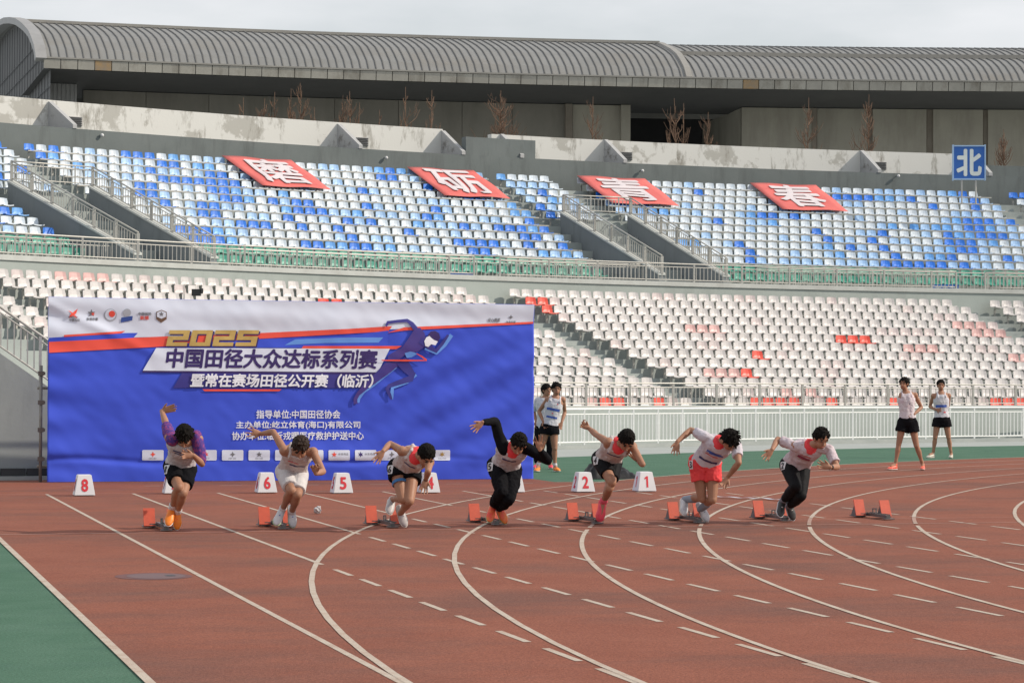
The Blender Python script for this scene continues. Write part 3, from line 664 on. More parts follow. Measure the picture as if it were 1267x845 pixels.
for (r, z), (dx, dz) in zip(gp, [(-.5, 0)]+[(-.25, .3)]*4+[(-.1, .4)]*7+[(.4, .2), (.5, 0)]):
    v += [cyl(RC, r+dx*.5, aE+.42/RE, z+dz*.5), cyl(RC, r+dx*.5, aE-.14/RE, z+dz*.5), cyl(RC, r-dx*.4, aE-.14/RE, z-.14), cyl(RC, r-dx*.4, aE+.42/RE, z-.14)]
for i in range(len(gp)-1):
    for k in range(4): k2 = (k+1) % 4; f.append((4*i+k, 4*i+k2, 4*i+4+k2, 4*i+4+k))
f.append((0, 1, 2, 3)); obj('arch_rim', v, f, M_RIM, bld)
b = MB(); q0 = rang(55, RE+4.5); q1 = rang(92, RE+4.5)
for i in range(14):
    a = q0+(q1-q0)*(i+.5)/14; top = 16.2 - .0*i; ww = abs(q1-q0)*(RE+4.5)/14
    zt = 15.7+HB
    b.box(cyl(RC, RE+4.5-.04*(i % 2), a, (zt+9)/2), (ww, .25, zt-9), (math.sin(a), -math.cos(a), 0), (math.cos(a), math.sin(a), 0))
b.obj('ribbed_cladding', M_CLAD, bld)

# bare saplings between the parapet and the building
def sapling(u, v_top, n, dist, lab, spread=.8, seed=0):
    rnd = random.Random(seed); bse = at(u, v_top, dist); base = Vector((bse.x, bse.y, TOPW-1.2)); H = bse.z-base.z
    t = thing('bare_sapling', base, lab, 'tree', 'bare saplings behind the parapet')
    MB().tube([base, base+Vector((rnd.uniform(-.05, .05), 0, H*.5)), base+Vector((rnd.uniform(-.08, .08), 0, H))], [.05, .03, .012], 5).obj('trunk', M_TWIG, t)
    b = MB()
    for i in range(n):
        z = H*rnd.uniform(.15, .9); l = H*rnd.uniform(.12, .34)*(1.15-z/H); an = rnd.uniform(0, 6.28); o_ = spread*rnd.uniform(.15, .5)*l
        s = base+Vector((0, 0, z)); e = s+Vector((math.cos(an)*o_, math.sin(an)*o_, l)); b.tube([s, (s+e)/2+Vector((math.cos(an)*o_*.2, math.sin(an)*o_*.2, 0)), e], [.022, .016, .009], 4, caps=False)
        for j in range(3):
            w = s.lerp(e, rnd.uniform(.2, .8)); a2 = rnd.uniform(0, 6.28); b.tube([w, w+Vector((math.cos(a2)*.12*l, math.sin(a2)*.12*l, l*.35))], [.013, .008], 3, caps=False)
    b.obj('twigs', M_TWIG, t)
SAP = [(300, 121, 10, 'thin bare sapling furthest left behind the stained parapet'), (326, 122, 26, 'bushy bare sapling left of the first tall pair'), (338, 114, 40, 'broad bare sapling of many shoots near the left quarter'),
       (360, 110, 30, 'bare sapling with reddish shoots left of the tall one'), (373, 103, 34, 'tall bare sapling of the left pair behind the parapet'), (388, 133, 8, 'short thin sapling right of the left pair'), (423, 118, 24, 'bare sapling above the second fin, left shoot'),
       (434, 113, 26, 'bare sapling above the second fin, right shoot'), (443, 127, 12, 'low sapling just right of the second fin'), (470, 136, 16, 'low bushy sapling between two slim poplars'), (502, 108, 24, 'slim upright bare poplar above the left blue seats'),
       (534, 112, 24, 'slim upright bare poplar nearest the parapet gap on its left'), (619, 112, 120, 'wide bushy bare tree standing in the parapet gap'), (733, 120, 46, 'bare poplar with low bushy shoots right of the gap'),
       (829, 132, 16, 'thin bare sapling in the dark recess, leftmost'), (836, 122, 30, 'tall bare sapling in the dark recess'), (846, 128, 16, 'thin bare sapling in the dark recess, rightmost of three'), (875, 139, 30, 'small bushy sapling at the edge of the recess'),
       (1000, 121, 36, 'bare sapling in front of the pale wall, left of two'), (1074, 117, 40, 'bare sapling in front of the pale wall, right of two'), (1241, 160, 60, 'low bare bush beyond the compass sign')]
for i, (u, vt, n, lab) in enumerate(SAP): sapling(u, vt, n, 112 if u < 600 else 118, lab, 2.8 if n > 100 else 1.9, i)

# ------------------------------------------------------------------ left stair wall by the banner
YS = 14.75
def py(u, v, Y=YS): return on_y(u, v, Y)
sw = thing('stair_wall', py(20, 590), 'sloping pale grey wall of the access stairs at the left edge of the photo', 'wall')
pts = [py(-60, 402), py(0, 437), py(56, 476), py(75, 490)]
pts = [Vector((p.x, YS, p.z)) for p in pts]; v = []; 
for dy in (0, .3): v += [Vector((p.x, YS+dy, 0)) for p in pts] + [Vector((p.x, YS+dy, p.z)) for p in pts]
f = []
for i in range(3): f += [(i, i+1, i+5, i+4), (8+i+1, 8+i, 8+i+4, 8+i+5), (i+4, i+5, i+13, i+12)]
f += [(3, 11, 15, 7)]
obj('wall_panel', v, f, mat('stair_wall_grey', (.29, .31, .305), .85, (.33, .35, .34), 1, bump=.2, bscale=15, dirt=((.2, .215, .21), (1.5, 1.5, .5), .5, .8)), sw)
railing('stair_railing', [Vector((p.x, YS+.1, p.z+.02)) for p in pts], .74, 'grey steel railing sloping down on the stair wall left of the banner', group=None, sp=.13, post=.85, mid=.09, bot=.1, pr=.01, postr=.022)
b = MB()
bx = mat('black_kerb', (.025, .028, .03), .5)
kb = thing('kerb', (py(0, 597).x, 14.4, 0), 'low kerb of dark blocks at the foot of the stair wall', 'kerb')
blk = MB().box((0, 0, .13), (.40, .12, .12)).mesh('block', bx)
for i in range(8): link('block', blk, kb, (-2.2+.42*i, 14.62, 0))
MB().box((-.9, 14.56, .035), (3.4, .3, .06)).obj('base_slab', M_PAVE, kb)

# ------------------------------------------------------------------ event banner
YB = 13.5; ZB = 3.02
PB = lambda u, v: on_y(u, v, YB)
xa = PB(59, 480).x; xb = PB(660.5, 480).x
def wr(x, z):                               # folds of the cloth
    s = 0
    d = (z-(ZB-.25))+ (x-xa)*.45
    s += .030*math.exp(-((d-.05)/.085)**2)*math.exp(-((x-xa)/1.6)**2)*1.2
    s += .024*math.sin((x*.75 - z*1.0)*10 + 2*math.sin(x*1.3))*max(0, min(1, (x-4.6)/2))*max(0, min(1, (2.5-z)/.6))*max(0, min(1, z/.7))
    s += .016*math.sin(z*13+math.sin(x*2)*1.4)*math.exp(-((x-xa)/.5)**2)
    s += .022*math.sin(x*1.9+1.2*math.sin(x*.9))*math.exp(-((z-.42)/.16)**2) - .03*math.exp(-((z-.34-.04*math.sin(x*2.1))/.05)**2)*(.6+.4*math.sin(x*1.4))
    s += .030*noise.noise(Vector((x*1.1, z*1.6, 0))) + .006*noise.noise(Vector((x*4.5+z*3, z*5, 4)))
    s += .018*math.sin(x*.8+z*9)*math.exp(-((z-2.75)/.25)**2)
    return s
def ztop(x): t = (x-xa)/(xb-xa); return PB(60+600*t, 367+10*t**.85 - 0).z
def BP(x, z, off=0): return Vector((x, YB - wr(x, z) - off, z))
C_BLUE = mat('banner_blue', (.050, .095, .66), .55, spec=.3); C_WHITE = mat('banner_white', (.70, .745, .88), .55, spec=.3)
C_ORED = mat('banner_red_print', (.85, .10, .07), .55, spec=.3); C_NAVY = mat('banner_navy', (.05, .03, .15), .55, spec=.3); C_NAVY2 = mat('banner_navy_band', (.05, .045, .26), .55, spec=.3)
C_GOLD = mat('banner_gold', (.62, .44, .15), .5, (.46, .31, .10), 4, spec=.3); C_LBLUE = mat('banner_light_blue', (.14, .32, .80), .55, spec=.3); C_PURP = mat('banner_purple', (.06, .05, .28), .55, (.09, .045, .22), 1.2, spec=.3)
C_TXT = mat('banner_text_white', (.84, .86, .93), .55, spec=.3); C_GREY = mat('logo_grey', (.18, .18, .2), .55); C_GREYL = mat('logo_pale', (.42, .44, .5), .55)
bn = thing('event_banner', (xa, YB, 0), 'wide blue and white printed event banner hung behind the starting blocks', 'banner', None)
nx, nz = 300, 116; v = []; f = []; fm = []
for j in range(nz+1):
    for i in range(nx+1):
        x = xa+(xb-xa)*i/nx; z = .012+(ztop(x)-.012)*j/nz; v.append(BP(x, z))
for j in range(nz):
    for i in range(nx): f.append((j*(nx+1)+i, j*(nx+1)+i+1, (j+1)*(nx+1)+i+1, (j+1)*(nx+1)+i)); fm.append(0)
K = len(v); v += [p+Vector((0, .012, 0)) for p in v]; n0 = len(f); f += [tuple(q+K for q in t)[::-1] for t in f[:]]
for i in range(nx): f.append((nz*(nx+1)+i, nz*(nx+1)+i+1, K+nz*(nx+1)+i+1, K+nz*(nx+1)+i))
for j in range(nz): f.append((j*(nx+1), (j+1)*(nx+1), K+(j+1)*(nx+1), K+j*(nx+1))); f.append((j*(nx+1)+nx, K+j*(nx+1)+nx, K+(j+1)*(nx+1)+nx, (j+1)*(nx+1)+nx))
obj('cloth', v, f, C_BLUE, bn, True)
PREV = {'n': 0}
def pr(name, poly, m, lay, fine=.045, world=False):      # printed shape given in photo columns/rows on the banner plane
    P = [(p[0], p[1]) if world else (lambda q: (q.x, q.z))(PB(*p)) for p in poly]
    bm = bmesh.new(); bm.faces.new([bm.verts.new((x, 0, z)) for x, z in P])
    x0, x1 = min(p[0] for p in P), max(p[0] for p in P); z0, z1 = min(p[1] for p in P), max(p[1] for p in P)
    def cuts(lo, hi, no):
        k = math.ceil(lo/fine+.01)
        while k*fine < hi-.005:
            co = (k*fine, 0, 0) if no[0] else (0, 0, k*fine)
            bmesh.ops.bisect_plane(bm, geom=bm.verts[:]+bm.edges[:]+bm.faces[:], plane_co=co, plane_no=no); k += 1
    cuts(x0, x1, (1, 0, 0)); cuts(z0, z1, (0, 0, 1))
    bmesh.ops.triangulate(bm, faces=bm.faces)
    bm.normal_update()
    for q in bm.verts: q.co = BP(q.co.x, q.co.z, .006+.003*lay)
    for fc in bm.faces:
        fc.normal_update()
        if fc.normal.y > 0: fc.normal_flip()
    me = bpy.data.meshes.new(name); bm.to_mesh(me); bm.free(); me.materials.append(m)
    me.polygons.foreach_set('use_smooth', [True]*len(me.polygons))
    for q in me.vertices: q.co -= WPOS[bn]
    return link(name, me, bn)
def ptx(name, s, u0, v0, u1, v1, m, lay, **k):
    a = PB(u0, v1); b_ = PB(u1, v0); tv, tf = fit_text(s, abs(b_.x-a.x), abs(b_.z-a.z), **k); cx, cz = (a.x+b_.x)/2, (a.z+b_.z)/2
    return obj(name, [BP(cx+q.x, cz+q.y, .006+.003*lay+q.z) for q in tv], tf, m, bn)
ztl = [(xa+.003, ztop(xa)-.006)] 
top = [(xa+(xb-xa)*i/12, ztop(xa+(xb-xa)*i/12)-.004) for i in range(13)]; top[0] = (top[0][0]+.003, top[0][1]); top[-1] = (top[-1][0]-.003, top[-1][1])
low = [(660, 398), (560, 404), (430, 410), (330, 414), (228, 416), (60.3, 420)]
pr('white_field', top + [(min((PB(u, v_).x), xb-.003), PB(u, v_).z) for u, v_ in low[:-1]] + [(xa+.003, PB(60, 420).z)], C_WHITE, 0, world=True)
pr('blue_stripe', [(60.6, 418), (154, 412), (170.5, 412), (165, 418), (60.6, 424)], C_BLUE, 1)
pr('red_stripe', [(79, 414.5), (155, 409.5), (150, 412.5), (79, 417)], C_ORED, 2)
pr('red_stripe', [(60.6, 423), (208, 416), (206, 428.5), (60.6, 436.5)], C_ORED, 2)
pr('red_stripe', [(208, 416.5), (322, 412), (430, 407), (485, 403.5), (480, 410), (430, 413), (324, 419), (206, 429)], C_ORED, 2)
pr('red_stripe', [(500, 405), (660, 398), (660, 400.5), (500, 409), (478, 412)], C_ORED, 2)
pr('blue_stripe', [(324, 419.5), (430, 415.5), (480, 409), (480, 430), (206, 430.5), (210, 426)], C_BLUE, 3)
pr('light_stripe', [(365, 420), (430, 417.5), (474, 417.5), (468, 424), (400, 424.5), (352, 427)], C_LBLUE, 4)
pr('red_stripe', [(375, 428), (430, 428), (497, 428), (490, 432), (372, 432)], C_ORED, 4)
pr('shadow_band', [(176.5, 458.5), (470, 460.5), (466, 463), (176, 460.6)], C_NAVY, 4)
pr('white_band', [(193, 430.5), (482, 431.5), (467, 460.5), (176.5, 458.5)], C_WHITE, 5)
pr('navy_band', [(225, 461.5), (467, 461.5), (458, 480), (214, 480)], C_NAVY2, 3)
pr('red_line', [(250, 481.5), (348, 481.5), (345, 484), (253, 484)], C_ORED, 3)
ptx('title_lettering', '中国田径大众达标系列赛', 205.5, 433.5, 466.5, 454.5, C_NAVY, 6, bold=.034, shear=.12)
ptx('subtitle_lettering', '暨常在赛场田径公开赛（临沂）', 235, 463.5, 461, 478.5, C_TXT, 7.7, bold=.030, shear=.12, space=.98)
def blockdigits(txt, u0, v0, u1, v1, m, lay):       # squared italic figures
    n = len(txt); w = (u1-u0)/n; H_ = v1-v0; t = .24
    segs = {'2': [(0, 0, 1, t), (.72, 0, 1, .5), (0, .38, 1, .38+t), (0, .5, .28, 1), (0, 1-t, 1, 1)], '0': [(0, 0, 1, t), (0, 0, .28, 1), (.72, 0, 1, 1), (0, 1-t, 1, 1)], '5': [(0, 0, 1, t), (0, 0, .28, .5), (0, .38, 1, .38+t), (.72, .5, 1, 1), (0, 1-t, 1, 1)]}
    for i, ch in enumerate(txt):
        for j, (a0, b0, a1, b1) in enumerate(segs[ch]):
            f_ = lambda a_, b_: (u0+i*w+a_*w*.9+(1-b_)*4.5, v0+b_*H_)
            pr('year_lettering', [f_(a0, b0), f_(a1, b0), f_(a1, b1), f_(a0, b1)], m, lay+.12*j)
blockdigits('2025', 206.5, 410.0, 320.5, 429.6, C_NAVY, 5)
blockdigits('2025', 205, 408.6, 319, 428.2, C_GOLD, 6.2)
ptx('organiser_lettering', '指导单位:中国田径协会', 317, 507.5, 421, 517.5, C_TXT, 1, bold=.022)
ptx('organiser_lettering', '主办单位:屹立体育(海口)有限公司', 292, 521, 445.5, 531, C_TXT, 1, bold=.022)
ptx('organiser_lettering', '协办单位:临沂戎曜医疗救护护送中心', 287, 534, 450, 544, C_TXT, 1, bold=.022)
# printed runner figure
def stroke(name, pts, ws, m, lay):          # tapering limb outline; points are on a 4.693x enlargement of the photo
    P = [(400+x/4.693, 365+y/4.693) for x, y in pts]; W = [w/4.693/2 for w in ws]; Lf = []; Rt = []
    for i, (x, y) in enumerate(P):
        a_, b_ = P[max(i-1, 0)], P[min(i+1, len(P)-1)]; dx, dy = b_[0]-a_[0], b_[1]-a_[1]; l = math.hypot(dx, dy); nx_, ny_ = -dy/l, dx/l
        Lf.append((x+nx_*W[i], y+ny_*W[i])); Rt.append((x-nx_*W[i], y-ny_*W[i]))
    pr(name, Lf+Rt[::-1], m, lay)
G = lambda q: [(400+x/4.693, 365+y/4.693) for x, y in q]
stroke('runner_glow', [(410, 405), (345, 462), (285, 520), (232, 560), (205, 600), (203, 625)], [50, 40, 26, 20, 18, 12], C_LBLUE, 6)
stroke('runner_leg', [(430, 370), (370, 425), (300, 485), (240, 535), (200, 575), (184, 605), (186, 632)], [66, 62, 46, 34, 22, 22, 22], C_PURP, 7)
stroke('runner_glow', [(470, 415), (525, 470), (480, 500), (400, 535), (395, 570), (398, 605)], [40, 34, 30, 22, 20, 8], C_LBLUE, 7.4)
stroke('runner_leg', [(450, 380), (485, 425), (515, 462)], [66, 56, 36], C_NAVY2, 8)
stroke('runner_leg', [(524, 448), (505, 485), (440, 506), (380, 528), (368, 545), (384, 585), (393, 606)], [22, 36, 28, 22, 22, 18, 10], C_NAVY2, 8.4)
stroke('runner_arm', [(535, 200), (512, 168), (486, 148), (430, 152), (372, 160), (362, 182)], [30, 26, 20, 16, 18, 12], C_NAVY2, 8)
pr('runner_torso', G([(505, 232), (528, 195), (560, 190), (585, 222), (594, 262), (578, 305), (545, 330), (500, 335), (470, 348), (440, 372), (400, 392), (372, 380), (372, 352), (410, 328), (452, 306), (484, 262)]), C_PURP, 9)
pr('runner_shade', G([(468, 338), (500, 328), (530, 334), (540, 345), (510, 362), (482, 366)]), C_LBLUE, 9.6)
stroke('runner_glow', [(590, 305), (655, 338), (700, 290), (742, 232)], [26, 18, 26, 24], C_LBLUE, 9.4)
stroke('runner_arm', [(560, 262), (610, 300), (652, 325), (690, 280), (722, 232)], [40, 32, 24, 18, 14], C_NAVY2, 10)
pr('runner_head', G([(604, 232), (620, 212), (645, 208), (668, 222), (676, 248), (664, 272), (640, 280), (612, 272)]), C_NAVY, 11)
pr('runner_face', G([(582, 268), (594, 246), (612, 238), (624, 250), (640, 262), (662, 270), (648, 292), (622, 286), (606, 302), (588, 296)]), C_TXT, 12)
stroke('runner_scarf', [(335, 379), (470, 380), (598, 380)], [6, 11, 6], C_ORED, 12); stroke('runner_scarf', [(596, 378), (570, 358), (538, 340)], [10, 9, 4], C_ORED, 12.4)
# six small logos and two at the right
def star(u, v_, r, m, lay, n=5, inner=.42):
    pr('logo_star', [(u+r*(1 if i % 2 == 0 else inner)*math.sin(math.pi*i/n), v_-r*(1 if i % 2 == 0 else inner)*math.cos(math.pi*i/n)) for i in range(2*n)], m, lay)
def circ(u, v_, r, m, lay, n=16, ry=None): pr('logo_disc', [(u+r*math.cos(2*math.pi*i/n), v_+(ry or r)*math.sin(2*math.pi*i/n)) for i in range(n)], m, lay)
pr('logo_mark', [(84, 384), (88, 386), (96, 393), (94, 394)], C_ORED, 3); pr('logo_mark', [(96, 382), (94, 388), (85, 394), (86, 390)], C_ORED, 4); pr('logo_mark', [(84, 392), (96, 392.2), (96, 393), (84, 393)], C_GREY, 5)
ptx('logo_lettering', '中国田径', 85.5, 394.5, 98.5, 397.5, C_GREY, 2, bold=.015)
star(113, 387.5, 5, C_GREY, 3); star(115, 388.5, 2.6, C_ORED, 4); ptx('logo_lettering', '体育彩票', 107, 393, 121.5, 396.5, C_GREY, 2, bold=.015)
circ(136.5, 390, 8, C_GREYL, 1); circ(136.5, 389.5, 6.6, C_WHITE, 2); circ(138.5, 388.5, 4, C_ORED, 3)
circ(157, 387, 5, C_GREYL, 2); pr('logo_ribbon', [(150, 393), (164, 391), (163.5, 396.5), (149.5, 399)], mat('logo_blue', (.04, .09, .35), .5), 3)
ptx('logo_lettering', '中国田协', 171, 386.5, 187, 390, C_GREY, 2, bold=.02); ptx('logo_lettering', '直播', 173, 391, 184, 395.5, C_ORED, 2, bold=.02)
pr('logo_shield', [(193, 386), (199.5, 383.5), (206, 386), (206, 395), (199.5, 399.5), (193, 395)], mat('logo_brown', (.16, .09, .06), .5), 2); pr('logo_shield', [(194, 386.8), (199.5, 384.6), (205, 386.8), (205, 392), (199.5, 394.5), (194, 392)], C_WHITE, 3); star(199.5, 388.6, 3.4, C_GREY, 4)
ptx('logo_lettering', '安心赛事', 603.5, 393.5, 619, 398.5, C_GREY, 3, bold=.01, shear=.3); star(632, 392.5, 3, C_GREY, 3, 4); ptx('logo_lettering', '体育彩票', 626, 397, 638, 399.5, C_GREY, 3, bold=.01)
# sponsor boxes
for i in range(12):
    u0 = 176+32.85*i; u1 = u0+26.5 if i < 11 else 557; m_ = (C_ORED, C_GREY, C_ORED, C_GREY, C_GREY, C_GREY, C_ORED, C_ORED, C_NAVY, C_GREY, C_GREY, C_GOLD)[i]
    pr('sponsor_box', [(u0+1, 556.5), (u1-1, 556.5), (u1, 557.5), (u1, 568.5), (u1-1, 569.5), (u0+1, 569.5), (u0, 568.5), (u0, 557.5)], C_WHITE, 1)
    uc = u0+(7 if i in (7, 8) else (u1-u0)/2)
    star(uc, 562, 3.6, m_, 2, 4 + i % 3); 
    if i in (7, 8): ptx('sponsor_lettering', '体育用品', u0+12, 560, u1-2, 563, C_GREY, 2)
    else: ptx('sponsor_lettering', ('赛事', '运动', '医疗', '康复', '直播')[i % 5], uc-5, 565.5, uc+5, 568, C_GREYL, 2)
# scaffold frame behind the banner
fr = thing('banner_scaffold', (xa, YB+.2, 0), 'steel scaffold frame of poles and clamps standing behind the banner', 'scaffold')
xp = PB(51.5, 500).x
pole = MB().tube([(0, 0, 0), (0, 0, PB(52, 452).z)], .027, 8).mesh('pole', M_STEEL, True)
sc_m = mat('scaffold_metal', (.27, .26, .24), .55, (.17, .15, .13), 6, metal=.3); pole.materials[0] = sc_m
pole2 = MB().tube([(0, 0, 0), (0, 0, 2.9)], .027, 8).mesh('pole', sc_m, True)
link('pole', pole, fr, (xp, YB+.15, 0))
for i in range(5): link('pole', pole2, fr, (xa+.05+(xb-xa-.1)*i/4, YB+.16, 0))
for z in (.25, 1.5, 2.7): MB().tube([(xp-.05 if z < 2 else xa, YB+.22, z), (xb-.02, YB+.22, z)], .024, 8).obj('cross_tube', sc_m, fr, True)
cl = MB().box((0, 0, 0), (.09, .09, .07)).box((.04, -.03, 0), (.05, .05, .05)).mesh('clamp', mat('clamp_metal', (.12, .1, .09), .5))
for v_ in (462, 498, 532, 568): link('clamp', cl, fr, (xp, YB+.15, PB(51, v_).z))

# ------------------------------------------------------------------ lane number boxes
M_CONE = mat('lane_box_white', (.74, .74, .76), .5, (.68, .68, .70), 4); M_NUM = mat('lane_number_red', (.66, .035, .05), .5)
def lanebox(u, v_, n, lab):
    p = on_ground(u, v_); h, wb, wt = .30, .29, .19
    t = thing('lane_number_box', (p.x, p.y+wb/2, 0), lab, 'lane marker', 'white lane number boxes behind the start')
    z0 = .014
    v = [(-wb/2, -wb/2, z0), (wb/2, -wb/2, z0), (wb/2, wb/2, z0), (-wb/2, wb/2, z0), (-wt/2, -wt/2, h), (wt/2, -wt/2, h), (wt/2, wt/2, h), (-wt/2, wt/2, h)]
    me = mk('box_body', v, [(3, 2, 1, 0), (4, 5, 6, 7), (0, 1, 5, 4), (1, 2, 6, 5), (2, 3, 7, 6), (3, 0, 4, 7)], M_CONE)
    bm = bmesh.new(); bm.from_mesh(me); bmesh.ops.bevel(bm, geom=bm.edges[:], offset=.006, segments=2, affect='EDGES'); bm.to_mesh(me); bm.free()
    link('box_body', me, t)
    sl_ = (wb-wt)/2/(h-z0)
    for k in range(4):
        A = math.pi/2*k; tv, tf = ([Vector(q) for q in ((-.010, -.0825, 0), (.020, -.0825, 0), (.020, .0825, 0), (-.004, .0825, 0), (-.034, .058, 0), (-.034, .032, 0), (-.010, .048, 0))], [(0, 1, 2, 3, 4, 5, 6)]) if n == '1' else fit_text(n, .085 if n != '1' else .045, .165, bold=.03 if n != '1' else .012)
        vv = []
        for q in tv:
            z = .155+q.y; y = -(wb/2 - (z-z0)*sl_) - .003
            w = Matrix.Rotation(A, 3, 'Z') @ Vector((q.x, y-q.z, z)); vv.append(w+Vector(t.location))
        obj('number', vv, tf, M_NUM, t)
for u, v_, n, w in ((105, 614, '8', 'furthest left'), (216, 611.5, '7', 'behind the legs of the runner in orange shoes'), (331, 610.5, '6', 'beside the runner in white tights'), (425, 611, '5', 'standing alone between two runners before the banner'),
                    (533, 610.5, '4', 'behind the hand of the runner with blue thigh band'), (638, 610, '3', 'behind the legs of the runner in black trousers'), (725, 609.5, '2', 'right of the banner beside the black cover'), (801, 608.8, '1', 'furthest right, on the innermost numbered lane')):
    lanebox(u, v_, n, 'white box with red %s, %s' % (n, w))

# ------------------------------------------------------------------ starting blocks
M_PED = mat('pedal_orange', (.60, .085, .035), .55, (.50, .07, .035), 10, bump=.4, bscale=200); M_ALU = mat('block_metal', (.12, .12, .125), .45, (.20, .20, .20), 12, metal=.5)
def block_set(X, Y, lab, lifted=0, rz=0):
    t = thing('starting_block', (X, Y, .009), lab, 'starting blocks', 'orange starting blocks on the start line', rz=rz)
    def lk_(name, me, loc=(0, 0, 0), par=None):
        o = bpy.data.objects.new(name, me); COL.objects.link(o); o.parent = par or t; o.location = loc; return o
    b = MB().box((0, 0, .035), (.05, .80, .03))
    b.box((0, -.40, .012), (.12, .10, .012)).box((0, .38, .012), (.14, .1, .012))
    for s in (-1, 1):
        for i in range(11): b.box((s*.032, -.36+.055*i, .054), (.012, .022, .018))
    lk_('toothed_rail', b.mesh('toothed_rail', mat('plate_metal', (.20, .205, .21), .4, (.12, .12, .12), 9, metal=.6)))
    for s, y in ((-1, .15), (1, -.10)):
        v = []; A = R(66)
        X0 = s*.112
        d = Vector((0, math.cos(A), math.sin(A))); n = Vector((0, -math.sin(A), math.cos(A)))
        b = MB().box(Vector((X0, y, .03)) + d*.095, (.125, .205, .016), (1, 0, 0), d, n)
        pd = lk_('pedal', b.mesh('pedal', M_PED))
        b = MB()
        for q in (-1, 1): b.add([(X0+q*.045-.004, y+.02, .01), (X0+q*.045-.004, y+.19, .01), (X0+q*.045-.004, y+.085, .15), (X0+q*.045+.004, y+.02, .01), (X0+q*.045+.004, y+.19, .01), (X0+q*.045+.004, y+.085, .15)], [(0, 2, 1), (3, 4, 5), (0, 1, 4, 3), (1, 2, 5, 4), (2, 0, 3, 5)])
        b.box((X0*.5, y+.02, .035), (abs(X0), .05, .03)).box((X0, y+.1, .015), (.13, .18, .012))
        lk_('support', b.mesh('support', M_ALU), par=pd)
    b = MB().tube([(0, .05, .05), (0, .05, .11), (0, -.05, .115), (0, -.05, .05)], .008, 5); lk_('handle', b.mesh('handle', M_ALU))
    return t
BL = [(200, 655, 'under the orange shoes of the runner furthest left'), (343, 653, 'under the white shoes of the runner in white tights'), (476, 651, 'below the runner with the blue thigh band'), (604, 648, 'under the red shoes of the runner in black trousers'),
      (726, 646.5, 'beside the pink shoe of the fifth runner from the left'), (851, 645.5, 'below the runner in coral shorts'), (957, 643.5, 'under the black and white shoes of the runner furthest right'), (1082, 641.5, 'standing empty at the right end of the start')]
for u, v_, lab in BL:
    p = on_ground(u, v_); block_set(p.x, p.y, 'orange and grey starting blocks '+lab)
# small things on and beside the track
p = on_ground(393.5, 636)
t = thing('crumpled_wrap', p, 'small crumpled plastic wrap lying on the track near lane box 5', 'litter')
b = MB(); me_v = []; rnd = random.Random(3)
bm = bmesh.new(); bmesh.ops.create_icosphere(bm, subdivisions=3, radius=.045)
for q in bm.verts: q.co *= 1+.55*noise.noise(q.co*38); q.co.z = max(q.co.z+.04, .0)+.012
me = bpy.data.meshes.new('wrap'); bm.to_mesh(me); bm.free(); me.materials.append(mat('clear_wrap', (.55, .52, .53), .2, (.3, .28, .28), 30)); link('wrap', me, t)
def ribbon(name, pts, w, m, lab, cat):
    b = MB(); P = [Vector(p) for p in pts]; rnd = random.Random(5); N = 46; v = []; f = []; mi = []
    for i in range(N+1):
        s = i/N*(len(P)-1); k = min(int(s), len(P)-2); c = P[k].lerp(P[k+1], s-k); z = .022+.004*math.sin(i*.7)
        dirv = (P[k+1]-P[k]).normalized(); n = Vector((-dirv.y, dirv.x, 0)); tw = 0
        a = n*math.cos(tw)*w/2 + Vector((0, 0, math.sin(tw)*w/2))
        c = Vector((c.x, c.y, z)); v += [c+a, c-a]
    for i in range(N): f.append((2*i, 2*i+2, 2*i+3, 2*i+1)); mi.append(0 if (i//4) % 2 else 1)
    o = obj(name, v, f, m, None, loc=P[0], fm=mi); tag(o, lab, cat)
    so = o.modifiers.new('s', 'SOLIDIFY'); so.thickness = .003; return o
ribbon('barrier_tape', [on_ground(872, 615), on_ground(915, 617.5), on_ground(948, 618.5), on_ground(984, 622)], .07, [mat('tape_white', (.55, .56, .62), .4), mat('tape_blue', (.46, .50, .62), .4)], 'pale blue and white barrier tape lying on the track behind the runner in black tights', 'tape')
# black cover by box 2
c0 = on_ground(756, 592)
nxx, nyy = 60, 24
vv = []; ff = []
for j in range(nyy+1):
    for i in range(nxx+1):
        x = -.52+1.04*i/nxx; y = -.3+.6*j/nyy
        e = max(0, 1-(abs(y)/.3)**2.5)*max(0, 1-abs(x/.52)**6)
        hgt = .20*math.exp(-((x+.36)/.12)**2) + .11*math.exp(-((x-.12)/.22)**2) + .07
        z = e*hgt*(1+.5*noise.noise(Vector((x*7, y*7, 2)))) + .03*e*noise.noise(Vector((x*17, y*17, 7)))
        vv.append(c0+Vector((x, y, max(z, 0)+.005)))
for j in range(nyy):
    for i in range(nxx): ff.append((j*(nxx+1)+i, j*(nxx+1)+i+1, (j+1)*(nxx+1)+i+1, (j+1)*(nxx+1)+i))
tag(obj('black_cover', vv, ff, mat('black_tarp', (.010, .010, .012), .5, spec=.3, bump=.8, bscale=14), None, True, loc=c0), 'crumpled black plastic cover lying on the green turf behind lane box 2', 'cover')
# speaker lamp above the banner
c = at(243, 362, 62); f_ = lev2world(0, 0, 1); t = thing('floodlight', c, 'small black floodlight on a bracket in front of the white seats above the banner', 'floodlight')
MB().box(c+Vector((0, 0, .0)), (.22, .2, .17), (math.cos(YAW), -math.sin(YAW), 0), (math.sin(YAW), math.cos(YAW), 0)).box(c+Vector((.12, -.06, .04)), (.06, .22, .12)).obj('housing', M_BLACK, t)
MB().tube([c+Vector((-.3, .1, -.7)), c+Vector((-.3, .1, .2)), c+Vector((.0, .1, .2)), c+Vector((0, .05, 0))], .014, 6).obj('bracket', M_STEEL, t)

